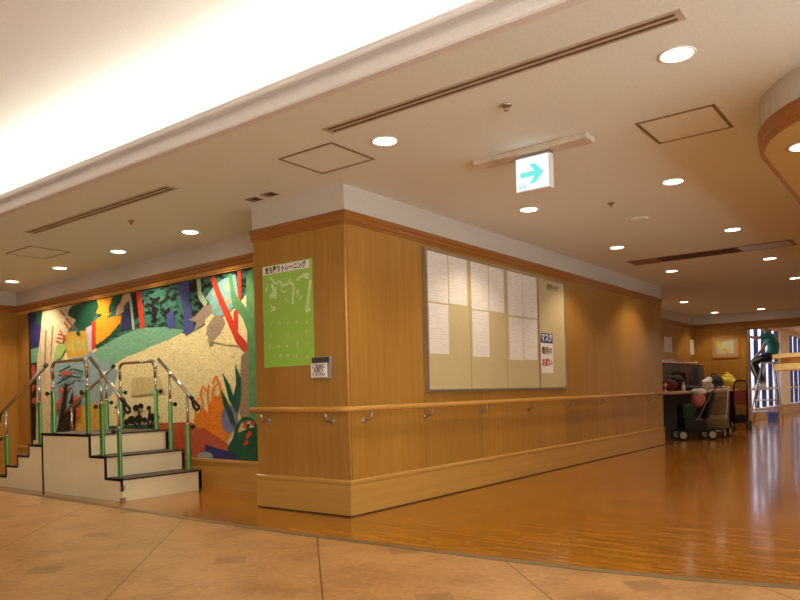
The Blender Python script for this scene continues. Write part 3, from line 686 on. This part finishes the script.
lb = steps_block('low_flight', poly, st)
def tread(y0, y1, z, parent, t_=.015): MB().box(SX0 - .006, SX1 + .006, y0, y1, z - t_, z, 0, .003).build('tread', M_tread, parent)
tread(2.822, PL, .585, pb); tread(2.30, 2.57, .2, rb); tread(2.562, 2.83, .39, rb)
for a, b, z in L_: tread(a + (.01 if a == PL else 0), b + .006, z, lb, .012)
ew = .016
def edging(parent, rects):
    for (y0, y1, z0, z1) in rects: MB().box(SX0 - .006, SX0 + .01, y0, y1, z0, z1).build('edge_strip', M_black, parent)
edging(pb, [(2.822, PL, .56, .585), (2.815, 2.835, .375, .585), (PL - .012, PL + .012, 0, .585)])
edging(rb, [(2.562, 2.83, .368, .39), (2.555, 2.575, .185, .39), (2.30, 2.57, .178, .2), (2.30, 2.318, .09, .2)])
for a, b, z in L_: edging(lb, [(a + .012, b, z - .02, z), (b - .008, b + .008, z - .116, z)])
MB().box(SX0 - .007, SX0 + .03, 2.302, 2.33, 0, .035).build('corner_bracket', M_alu, rb)
MB().box(SX0 - .007, SX0 + .03, 2.302, 2.33, .1, .14).build('corner_bracket', M_alu, rb)
MB().box(SX1 - .02, SX1 + .006, 2.302, 2.33, .02, .185).build('edge_strip', M_black, rb)
for y in (2.30, 2.56, 2.82):
    z0, z1 = {2.30: (0, .18), 2.56: (.2, .37), 2.82: (.39, .565)}[y]
    MB().box(SX1 - .025, SX1 + .004, y + .002, y + .012, z0, z1).build('edge_strip', M_black, rb)
def post(x, y, z0, zg, zt, side, parent):
    MB().lathe((x, y, z0), (0, 0, 1), [(0, .03), (.006, .03), (.008, .0215), (zg - z0, .0215)], 16).build('sleeve', M_green, parent)
    MB().tube([(x, y, zg - .02), (x, y, zt)], .0135, 12).build('inner_tube', M_chrome, parent)
    MB().lathe((x, y, zg), (0, 0, 1), [(0, .018), (.02, .018), (.022, .014)], 14).build('collar', M_chrome, parent)
    MB().tube([(x, y, zg - .02), (x + side * .05, y, zg - .02)], .005, 8).lathe((x + side * .045, y, zg - .02), (side, 0, 0), [(0, .012), (.004, .022), (.022, .022), (.028, .012)], 14).build('knob', M_blackpl, parent)
def loop(x, y, z, dy, parent):
    # black D-shaped hand loop at the low end of a sloping rail
    rd = Vector((0, dy * .8, -.6)); P = Vector((x, y, z)); Q = P + rd * .125
    q = [P, P + rd * .06, Q, Q + Vector((0, -dy * .004, -.022)), Q + Vector((0, -dy * .03, -.036)), P + Vector((0, dy * .045, -.098)), P + Vector((0, dy * .018, -.080)), P + Vector((0, dy * .006, -.04)), P]
    MB().tube(q, .0135, 8, caps=False).build('hand_loop', M_blackpl, parent)
for x, side in ((-.37, -1), (.36, 1)):
    u = MB(); r = .07; y0, y1, zt = 2.93, 3.575, 1.285
    q = [(x, y0, 1.12)] + [(x, y0 + r - r * math.cos(PI / 2 * k / 5), zt - r + r * math.sin(PI / 2 * k / 5)) for k in range(6)] + [(x, y1 - r + r * math.sin(PI / 2 * k / 5), zt - r + r * math.cos(PI / 2 * k / 5)) for k in range(6)] + [(x, y1, 1.12)]
    h = u.tube(q, .0165, 12).build('platform_rail', M_chrome, st)
    post(x, y0, .585, .995, 1.13, side, h); post(x, y1, .585, .995, 1.13, side, h)
    MB().tube([(x, y0 - .004, 1.2), (x, y0, 1.235), (x, y0 + .03, 1.275), (x, y0 + .07, 1.287)], .0205, 12).build('elbow_fitting', M_chrome, h)
    h = MB().tube([(x, 2.87, 1.30), (x, 2.33, .89)], .0175, 12).build('sloping_rail', M_chrome, st)
    post(x, 2.69, .39, .86, 1.155, side, h); post(x, 2.41, .2, .635, .945, side, h); loop(x, 2.33, .89, -1, h)
    MB().tube([(x, 2.36, .913), (x, 2.325, .886)], .021, 10).build('grip_sleeve', M_blackpl, h)
    h = MB().tube([(x, 3.69, 1.265), (x, 4.74, .765)], .0175, 12).build('sloping_rail', M_chrome, st)
    MB().tube([(x, 3.685, 1.268), (x, 3.72, 1.251)], .02, 10).build('end_cap', M_blackpl, h)
    post(x, 3.85, .465, .89, 1.185, side, h); post(x, 4.60, .116, .53, .83, side, h); loop(x, 4.74, .765, 1, h)

# ------------------------------------------------------------------ counter and what is on it
ct = thing('counter', (9.7, .45, 0), 'long wooden counter continuing the handrail line in the far recess', 'counter')
MB().box(XE + .002, 12.2, -.03, YR - .005, .765, .805, 0, .008).build('counter_top', M_counter, ct)
MB().box(12.14, 12.18, .02, YR - .03, 0, .765).build('end_panel', M_darkwood, ct)
MB().box(XE + .03, 12.14, .62, .65, 0, .765).build('modesty_panel', flat('near black board', (30, 22, 18), .6), ct)  # near-black sheet stands in for the deep shade under the counter
sh = thing('counter_shelf', (9.7, .8, .805), 'raised dark wooden shelf unit standing on the back of the counter', 'shelf')
MB().box(8.6, 12.0, .66, .69, .806, 1.33).build('front_panel', M_darkwood, sh)
MB().box(8.6, 12.05, .60, YR - .004, 1.33, 1.36, 0, .004).build('shelf_top', M_counter, sh)
MB().box(11.98, 12.03, .64, YR - .004, .806, 1.33).build('side_panel', M_counter, sh)
def P2(u, v, y=.3): return on_y(u, v, y)
def boxy(name, u0, u1, v0, v1, y, d, mat, label, cat, group=None, bev=.01):
    a, b = on_y(u0, v1, y), on_y(u1, v0, y); z0 = .806 if abs(a.z - .806) < .2 else a.z
    return tag(MB().box(a.x, b.x, y, y + d, z0, b.z, 0, bev).build(name, mat), label, cat, group)
# on the shelf top
a = on_y(665.5, 363, .75); o = MB(); 
o.slab([(a.x - .25, .80, 1.361), (a.x + .06, .80, 1.361), (a.x - .02, .86, 1.50), (a.x - .25, .86, 1.58)], (0, .6, .2), .02); tag(o.build('paper_stand', M_blank), 'white leaning card at the near end of the raised shelf', 'card')
b_ = on_y(676, 361, .75)
k = thing('magazine_pile', (b_.x, .8, 1.361), 'grey pile of magazines on the raised shelf', 'magazines')
for j in range(3): MB().box(b_.x - .45 + j * .03, b_.x + .35 - j * .05, .70, .92, 1.361 + j * .02, 1.379 + j * .02, 0, .003).build('magazine', flat('magazine grey %d' % j, (150 - 20 * j, 146 - 16 * j, 150 - 10 * j), .5), k)
b_ = on_y(687, 362, .75); tag(MB().box(b_.x - .25, b_.x + .2, .68, .92, 1.361, 1.385, 0, .004).build('paper_stack', M_blank), 'white stack of paper in the middle of the raised shelf', 'paper stack')
b_ = on_y(692.5, 361, .75); tag(MB().box(b_.x - .22, b_.x + .05, .66, .93, 1.361, 1.40, 0, .006).build('paper_tray', flat('cream tray', (226, 200, 170), .5)), 'cream paper tray at the far end of the raised shelf', 'tray')
# on the counter
M_maroon = flat('maroon cloth', (110, 28, 40), .8); M_blk = flat('black cloth', (30, 28, 28), .85); M_dkgreen = flat('dark green cloth', (40, 50, 36), .8); M_purple = flat('purple cloth', (60, 40, 84), .8)
def bag(name, u, w, h, y, d, mat, label, cat, handle=None, seed=1, jit=.06):
    c = on_y(u, 388, y); k = thing(name, (c.x, y, .806), label, cat)
    MB().blob((c.x, y, .806 + h * .56), (w / 2, d / 2, h * .5), 0, 3, jit, seed).build('body', mat, k)
    if handle: MB().tube([(c.x - w * .25, y, .806 + h * .85), (c.x - w * .15, y, .806 + h * 1.15), (c.x + w * .15, y, .806 + h * 1.15), (c.x + w * .25, y, .806 + h * .85)], .012, 8).build('handle', handle, k)
    return k
bag('cloth_bag', 668, .5, .2, .2, .28, M_maroon, 'maroon cloth bag at the near end of the counter', 'bag', M_maroon, 1)
bag('cloth_bag', 674.5, .55, .28, .25, .3, M_blk, 'dark bulging bag on the counter behind the maroon bag', 'bag', M_blk, 2)
bag('folded_jacket', 690, .95, .09, .25, .35, M_purple, 'dark purple folded jacket lying on the counter', 'clothing', None, 3)
c = on_y(683.5, 389, .04); q = thing('spray_bottle', (c.x, .04, .806), 'small white bottle standing on the counter edge by the dark bag', 'bottle')
MB().lathe((c.x, .04, .806), (0, 0, 1), [(0, .03), (.09, .03), (.12, .014), (.13, .012)], 14).build('body', M_white_pl, q); MB().lathe((c.x, .04, .935), (0, 0, 1), [(0, .015), (.03, .015)], 12).build('cap', M_white_pl, q)
c = on_y(664, 380, .12); tag(MB().blob((c.x + .06, .12, .92), (.035, .03, .03), 0, 2).lathe((c.x + .06, .12, .806), (0, 0, 1), [(0, .03), (.02, .03), (.03, .008), (.1, .008)], 12).build('desk_lamp', flat('cream plastic', (236, 220, 170), .4)), 'tiny cream round ended stand at the wall end of the counter', 'ornament')
boxy('document_box', 690, 694.5, 372, 390, .55, .08, flat('brown box', (88, 58, 40), .6), 'brown upright file box on the counter before the shelf', 'box')
boxy('document_box', 699, 703.5, 367, 390, .34, .12, flat('dark brown box', (52, 36, 28), .6), 'tall dark file box beside the shelf end', 'box')
k = bag('black_bag', 714, .9, .28, .3, .32, M_blk, 'black bag on the counter between white towel and yellow bag', 'bag', M_blk, 5)
c = on_y(707.5, 378, .12); tag(MB().blob((c.x - .06, .12, .96), (.14, .08, .06), 0, 3, .12, 3).blob((c.x + .10, .12, 1.0), (.09, .06, .06), 0, 3, .12, 6).blob((c.x, .12, .885), (.15, .1, .07), 0, 3, .1, 8).build('towel', M_blank), 'crumpled white towel beside the black bag', 'towel')
c = on_y(727, 381, .2); q = thing('yellow_bag', (c.x, .2, .806), 'bright yellow plastic bag standing on the far end of the counter', 'bag')
MB().blob((c.x, .2, .955), (.24, .17, .14), 0, 3, .07, 12).blob((c.x + .03, .2, 1.06), (.16, .12, .07), 0, 3, .1, 13).build('body', flat('yellow plastic', (236, 214, 40), .35), q)
MB().blob((c.x, .2, 1.13), (.04, .04, .04), 0, 2, .15, 4).build('knot', flat('yellow plastic', (236, 214, 40), .35), q)
c = on_y(722, 388, .05); tag(MB().box(c.x - .3, c.x + .45, .02, .22, .806, .835, 0, .005).build('paper_stack', M_blank), 'low white stack of papers in front of the yellow bag', 'paper stack')

# notices, picture
for (x0, x1, z0, z1, mat, lb) in ((10.6, 11.1, 1.58, 1.89, M_blank, 'pinkish sheet on the recess wall above the magazines'), (12.43, 12.72, 1.58, 1.91, M_blank, 'bright white sheet on the recess wall nearest the far corner')):
    tag(MB().box(x0, x1, YR - .004, YR - .001, z0, z1).build('wall_notice', M_paper), lb, 'notice', 'notices on the recess wall')
pf = thing('framed_picture', (XF, .33, 1.72), 'framed watercolour of yellow and pale blue on the far wall', 'picture')
m = MB(); py0, py1, pz0, pz1 = .06, .61, 1.485, 1.955; w = .035
m.box(XF - .025, XF - .002, py0, py1, pz0, pz0 + w).box(XF - .025, XF - .002, py0, py1, pz1 - w, pz1).box(XF - .025, XF - .002, py0, py0 + w, pz0 + w, pz1 - w).box(XF - .025, XF - .002, py1 - w, py1, pz0 + w, pz1 - w)
m.build('frame', M_frame, pf)
MB().box(XF - .012, XF - .002, py0 + w, py1 - w, pz0 + w, pz1 - w).build('mat_board', flat('mat board tan', (186, 150, 104), .6), pf)
t = NT('watercolour'); t.setp(.4); f = t.noise(t.coord((1, 3, 4), rot=(.6, 0, 0)), 1.6, 3)
t.ln(t.ramp(f, [(.3, lin((120, 150, 150))), (.42, lin((186, 196, 190))), (.54, lin((206, 200, 160))), (.6, lin((226, 180, 50))), (.72, lin((150, 160, 110)))]), t.b.inputs['Base Color'])
MB().box(XF - .014, XF - .011, py0 + .11, py1 - .09, pz0 + .09, pz1 - .10).build('painting', t.m, pf)

# ------------------------------------------------------------------ parked pushchairs
def bent(a, b, r0, n=6): return [a, b]
def wheel(c, ax, r, w, parent, hubmat):
    o = MB().lathe(Vector(c) - Vector(ax) * w / 2, ax, [(0, r * .8), (w * .15, r), (w * .85, r), (w, r * .8)], 22).build('wheel', M_black, parent)
    MB().lathe(Vector(c) - Vector(ax) * (w / 2 + .004), ax, [(0, r * .66), (w + .008, r * .66)], 18).build('hub', hubmat, o)
def carriage(base, rz, label, cat, name, frame, fabric, hub, extra):
    k = thing(name, (0, 0, 0), label, cat, 'parked pushchairs and walkers')
    for sx in (-.24, .24):
        for sy in (-.15, .15): wheel((sx, sy, .085), (0, 1, 0), .085, .04, k, hub)
    m = MB()
    for sy in (-.15, .15):
        m.tube([(-.24, sy, .12), (.02, sy, .36), (.22, sy, .72), (.26, sy, .80), (.34, sy, .85), (.42, sy, .855)], .012, 8)
        m.tube([(.24, sy, .12), (.14, sy, .30), (.02, sy, .36)], .012, 8)
    m.tube([(-.24, -.15, .12), (-.24, .15, .12)], .01, 8).tube([(.24, -.15, .12), (.24, .15, .12)], .01, 8).tube([(.02, -.15, .36), (.02, .15, .36)], .01, 8)
    m.build('frame', frame, k)
    MB().tube([(.42, -.15, .855), (.44, -.1, .858), (.44, .1, .858), (.42, .15, .855)], .016, 8).build('handle', extra.get('handle', frame), k)
    MB().box(-.22, .16, -.18, .18, .15, .34, 0, .04).build('seat', fabric, k)
    o = MB(); n = [(.12, .33), (.18, .36), (.30, .76), (.25, .78)]
    o.faces([(x, -.17, z) for x, z in n] + [(x, .17, z) for x, z in n], [(0, 1, 2, 3), (7, 6, 5, 4)] + [(i, (i + 1) % 4, 4 + (i + 1) % 4, 4 + i) for i in range(4)]); o.build('backrest', fabric, k)
    MB().box(-.15, .2, -.16, .16, .13, .2, 0, .02).build('basket', extra.get('basket', fabric), k)
    for fn in extra.get('more', ()): fn(k)
    k.location = base; k.rotation_euler = (0, 0, rz)
    return k
M_pink = flat('pink cloth', (196, 106, 92), .8); M_towel = flat('white towel', (226, 218, 208), .85)
def kid(k):
    MB().blob((.08, -.02, .66), (.12, .12, .13), 0, 3, .08, 3).build('pink_bundle', M_pink, k)
    MB().blob((.10, 0, .79), (.13, .12, .06), 0, 3, .12, 5).build('white_cover', M_towel, k)
def canopy(k):
    MB().box(-.23, -.02, -.15, .15, .33, .60, 0, .06).build('dark_blanket', M_dkgreen, k)
PA = on_plane(694, 438, (8.5, 0, 0), (1, 0, 0)).y; PB = on_plane(717, 433, (9.25, 0, 0), (1, 0, 0)).y
carriage((8.5, PA, 0), -.92, 'dark pushchair with steel frame, pale wheels and pink bundle parked at the counter', 'pushchair', 'pushchair', flat('dark steel', (120, 112, 104), .35, .7), M_blk, flat('pale grey hub', (176, 164, 146), .5), {'handle': M_blackpl, 'more': (kid, canopy)})
M_beige = flat('beige cloth', (138, 108, 70), .8)
def sack(k): MB().box(.05, .2, -.15, .15, .36, .72, 0, .03).build('shopping_sack', M_beige, k)
carriage((9.25, PB, 0), .05, 'beige shopping walker with white handle behind the dark pushchair', 'walker', 'wheeled_walker', flat('cream frame', (216, 204, 184), .4), M_beige, flat('pale grey hub', (176, 164, 146), .5), {'basket': M_blk, 'handle': M_white_pl, 'more': (sack,)})
# folded wheelchair-like walker at the far end
k = thing('folding_walker', (11.5, -.215, 0), 'narrow dark folding walker with a reddish back by the far opening', 'walker', 'parked pushchairs and walkers')
M_dkred = flat('red brown cloth', (150, 62, 40), .7); px, py = 11.5, -.215
m = MB()
for s in (-.13, .13):
    m.tube([(px + s * .4, py + s, .08), (px + s * .4, py + s, .62), (px + s * .4 + .02, py + s, .88), (px + .04, py + s * .75, .96)], .016, 8)
m.tube([(px + .04, py - .098, .96), (px + .05, py, .98), (px + .04, py + .098, .96)], .018, 8)
m.build('frame', M_blackpl, k)
MB().box(px - .01, px + .01, py - .115, py + .115, .50, .78, 0, .004).build('back_cloth', M_dkred, k)
MB().box(px - .16, px + .10, py - .12, py + .12, .14, .30, 0, .03).build('seat_bag', M_blk, k)
for s in (-.15, .15):
    wheel((px - .12, py + s, .09), (0, 1, 0), .09, .035, k, M_blackpl); wheel((px + .12, py + s, .09), (0, 1, 0), .09, .035, k, M_blackpl)

# ------------------------------------------------------------------ round-ended reception counter at the right edge
rc = thing('reception_counter', (2.0, -3.6, 0), 'pale yellow round ended counter top projecting at the right edge', 'counter')
def stad(cx, cy, r, y0, n=24): return [(cx + r * math.cos(PI * k / n), cy + r * math.sin(PI * k / n)) for k in range(n + 1)] + [(cx - r, y0), (cx + r, y0)]
MB().prism(stad(2.0, -2.80, .35, -4.6), 1.082, 1.11).build('top_board', M_yellow, rc)
MB().prism(stad(2.0, -2.80, (.30), -4.6), 1.04, 1.082).build('cove_band', M_rail, rc)
MB().prism(stad(2.0, -2.80, .342, -4.6), .995, 1.04).build('lower_lip', M_yellow, rc)
MB().box(1.75, 2.25, -4.55, -3.05, 0, .995).build('body', M_base, rc)

# ------------------------------------------------------------------ stepladder, bucket and window cleaner
XL = 14.0
ld = thing('stepladder', (XL, -.2, 0), 'tall aluminium stepladder by the far windows', 'ladder')
M_lad = flat('ladder aluminium', (196, 184, 176), .35, .6)
for s in (-.2, .2):
    MB().tube([(XL + s * 1.15, .10, 0), (XL + s * .85, -.19, 1.36)], .017, 8).build('front_leg', M_lad, ld)
    MB().tube([(XL + s * 1.15, -.52, 0), (XL + s * .85, -.42, 1.36)], .016, 8).build('rear_leg', M_lad, ld)
for z in (.27, .53):
    yy = .10 - .29 * z / 1.36; MB().box(XL - .2, XL + .2, yy - .045, yy + .03, z - .012, z + .012).build('rung', M_lad, ld)
    yr = -.52 + .1 * z / 1.36
    for s in (-.2, .2): MB().tube([(XL + s * 1.05, yy, z), (XL + s * 1.05, yr, z)], .011, 8).build('side_brace', M_lad, ld)
MB().box(XL - .19, XL + .19, -.24, -.02, .775, .80).build('foot_platform', M_lad, ld)
MB().box(XL - .19, XL + .19, -.47, -.16, 1.36, 1.385, 0, .005).build('top_seat', M_lad, ld)
bp = on_z(773, 421.3, 0)
bk = thing('bucket', (bp.x, bp.y, 0), 'blue plastic bucket on the floor behind the stepladder', 'bucket')
MB().lathe((bp.x, bp.y, 0), (0, 0, 1), [(0, .10), (.02, .105), (.24, .135), (.25, .145), (.262, .145), (.262, .13), (.03, .095)], 20).build('pail', flat('blue plastic', (90, 130, 214), .35), bk)
MB().tube([(bp.x - .14, bp.y, .255), (bp.x - .1, bp.y - .02, .31), (bp.x, bp.y - .03, .33), (bp.x + .1, bp.y - .02, .31), (bp.x + .14, bp.y, .255)], .006, 6).build('bail', M_steel, bk)

def skin(name, verts, edges, mats, parent, sub=2, root=0):
    me = bpy.data.meshes.new(name); me.from_pydata([lift(v[0]) if parent is not None and name in ('body', 'shirt') else v[0] for v in verts], edges, []); o = bpy.data.objects.new(name, me); COL.objects.link(o)
    md = o.modifiers.new('s', 'SKIN'); md.use_smooth_shade = True
    for i, v in enumerate(verts):
        d = me.skin_vertices[0].data[i]; r = v[1]; d.radius = r if isinstance(r, tuple) else (r, r); d.use_root = (i == root)
    s = o.modifiers.new('d', 'SUBSURF'); s.levels = sub; s.render_levels = sub
    dg = bpy.context.evaluated_depsgraph_get(); dg.update(); m2 = bpy.data.meshes.new_from_object(o.evaluated_get(dg)); bpy.data.objects.remove(o)
    for p in m2.polygons: p.use_smooth = True
    m2.materials.clear(); m2.materials.append(mats); m2.name = name
    q = bpy.data.objects.new(name, m2); COL.objects.link(q)
    if parent: q.parent = parent; q.matrix_parent_inverse = Matrix.Translation(-parent_loc(parent))
    return q
def lift(p): return (p[0], p[1], 1.5 + (p[2] - 1.5) * 1.06 if p[2] > 1.55 else p[2])
pe = thing('person', (XL, -.33, 1.385), 'person in a green shirt and dark trousers sitting on the stepladder reaching to the window', 'person')
M_skin = flat('skin', (170, 112, 84), .55, 0, .04); M_shirt = flat('green shirt', (36, 116, 100), .8, 0, .08); M_trous = flat('black trousers', (24, 24, 36), .8); M_hair = flat('black hair', (24, 20, 20), .6)
X = XL
V = [((X, -.34, 1.50), .075), ((X, -.41, 1.66), .085), ((X, -.40, 1.80), .10), ((X, -.32, 1.94), .10), ((X, -.27, 2.02), .055), ((X, -.24, 2.09), .065), ((X, -.225, 2.17), .085), ((X, -.235, 2.25), .07)]
E = [(i, i + 1) for i in range(7)]
def limb(pts, start):
    i0 = len(V)
    for p in pts: V.append(p)
    E.append((start, i0)); E.extend((i, i + 1) for i in range(i0, len(V) - 1))
for s in (-1, 1):
    limb([((X + s * .10, -.27, 1.49), .085), ((X + s * .13, -.12, 1.45), .078), ((X + s * .14, .03, 1.39), .062), ((X + s * .13, -.05, 1.16), .052), ((X + s * .11, -.15, .93), .038), ((X + s * .11, -.155, .87), .036), ((X + s * .11, -.05, .835), .032)], 0)
arms = {-1: [((X - .17, -.31, 1.95), .06), ((X - .20, -.14, 1.91), .045), ((X - .20, -.03, 1.92), .038), ((X - .19, .10, 1.98), .03), ((X - .185, .15, 2.005), .026)],
        1: [((X + .17, -.31, 1.95), .06), ((X + .21, -.20, 1.80), .045), ((X + .21, -.12, 1.66), .038), ((X + .17, -.03, 1.56), .03), ((X + .16, .01, 1.52), .027)]}
for s in (-1, 1): limb(arms[s], 3)
bd = skin('body', V, E, M_skin, pe)
for s in (-1, 1):
    w = Vector(lift(arms[s][-1][0])); d = (w - Vector(lift(arms[s][-2][0]))).normalized(); side = Vector((1, 0, 0))
    for f in range(4):
        b0 = w + side * (f - 1.5) * .018; L = (.07, .08, .075, .058)[f]
        skin('finger', [(b0, .011), (b0 + d * L * .5, .0095), (b0 + d * L * .9 - Vector((0, 0, .012)), .008)], [(0, 1), (1, 2)], M_skin, bd, 1)
    b0 = w - side * s * .03; skin('thumb', [(b0 - d * .02, .012), (b0 - side * s * .02 + d * .015, .0105), (b0 - side * s * .022 + d * .045, .009)], [(0, 1), (1, 2)], M_skin, bd, 1)
MB().blob(lift((X, -.13, 2.15)), (.013, .022, .02), 0, 2).build('nose', M_skin, bd)
for s in (-1, 1):
    MB().blob(lift((X + s * .088, -.235, 2.155)), (.012, .022, .032), 0, 2).build('ear', M_skin, bd); MB().blob(lift((X + s * .032, -.148, 2.175)), (.012, .008, .008), 0, 2).build('eye', M_blackpl, bd)
MB().blob(lift((X, -.146, 2.105)), (.028, .012, .007), 0, 2).build('mouth', M_pink, bd)
MB().blob(lift((X, -.255, 2.20)), (.100, .105, .105), 0, 3, .03, 2).build('hair', M_hair, pe)
SV = [((X, -.32, 1.46), .15), ((X, -.41, 1.68), .135), ((X, -.40, 1.80), .15), ((X, -.325, 1.94), .118), ((X, -.285, 2.005), .068)]; SE = [(0, 1), (1, 2), (2, 3), (3, 4)]
for s in (-1, 1):
    i0 = len(SV); SV += [(arms[s][0][0], .078), (tuple(Vector(arms[s][0][0]).lerp(Vector(arms[s][1][0]), .9)), .062)]; SE += [(3, i0), (i0, i0 + 1)]
skin('shirt', SV, SE, M_shirt, pe)
TV = [((X, -.335, 1.50), .13), ((X, -.385, 1.60), .128)]; TE = [(0, 1)]
for s in (-1, 1):
    i0 = len(TV); TV += [((X + s * .10, -.27, 1.495), .105), ((X + s * .13, -.12, 1.455), .098), ((X + s * .14, .03, 1.395), .085), ((X + s * .13, -.05, 1.16), .078), ((X + s * .11, -.15, .92), .062)]; TE += [(0, i0)] + [(i0 + k, i0 + k + 1) for k in range(4)]
tro = skin('trousers', TV, TE, M_trous, pe)
M_stripe = flat('beige stripe', (150, 134, 110), .8)
MB().tube([(X - .205, -.2, 1.49), (X - .222, -.07, 1.44), (X - .222, .02, 1.38), (X - .208, -.05, 1.16), (X - .172, -.15, .94)], .018, 8).build('side_stripe', M_stripe, tro)
for s in (-1, 1): MB().blob((X + s * .11, -.10, .840), (.045, .13, .038), 0, 3).blob((X + s * .11, -.16, .87), (.042, .05, .05), 0, 2).build('shoe', M_towel, pe)
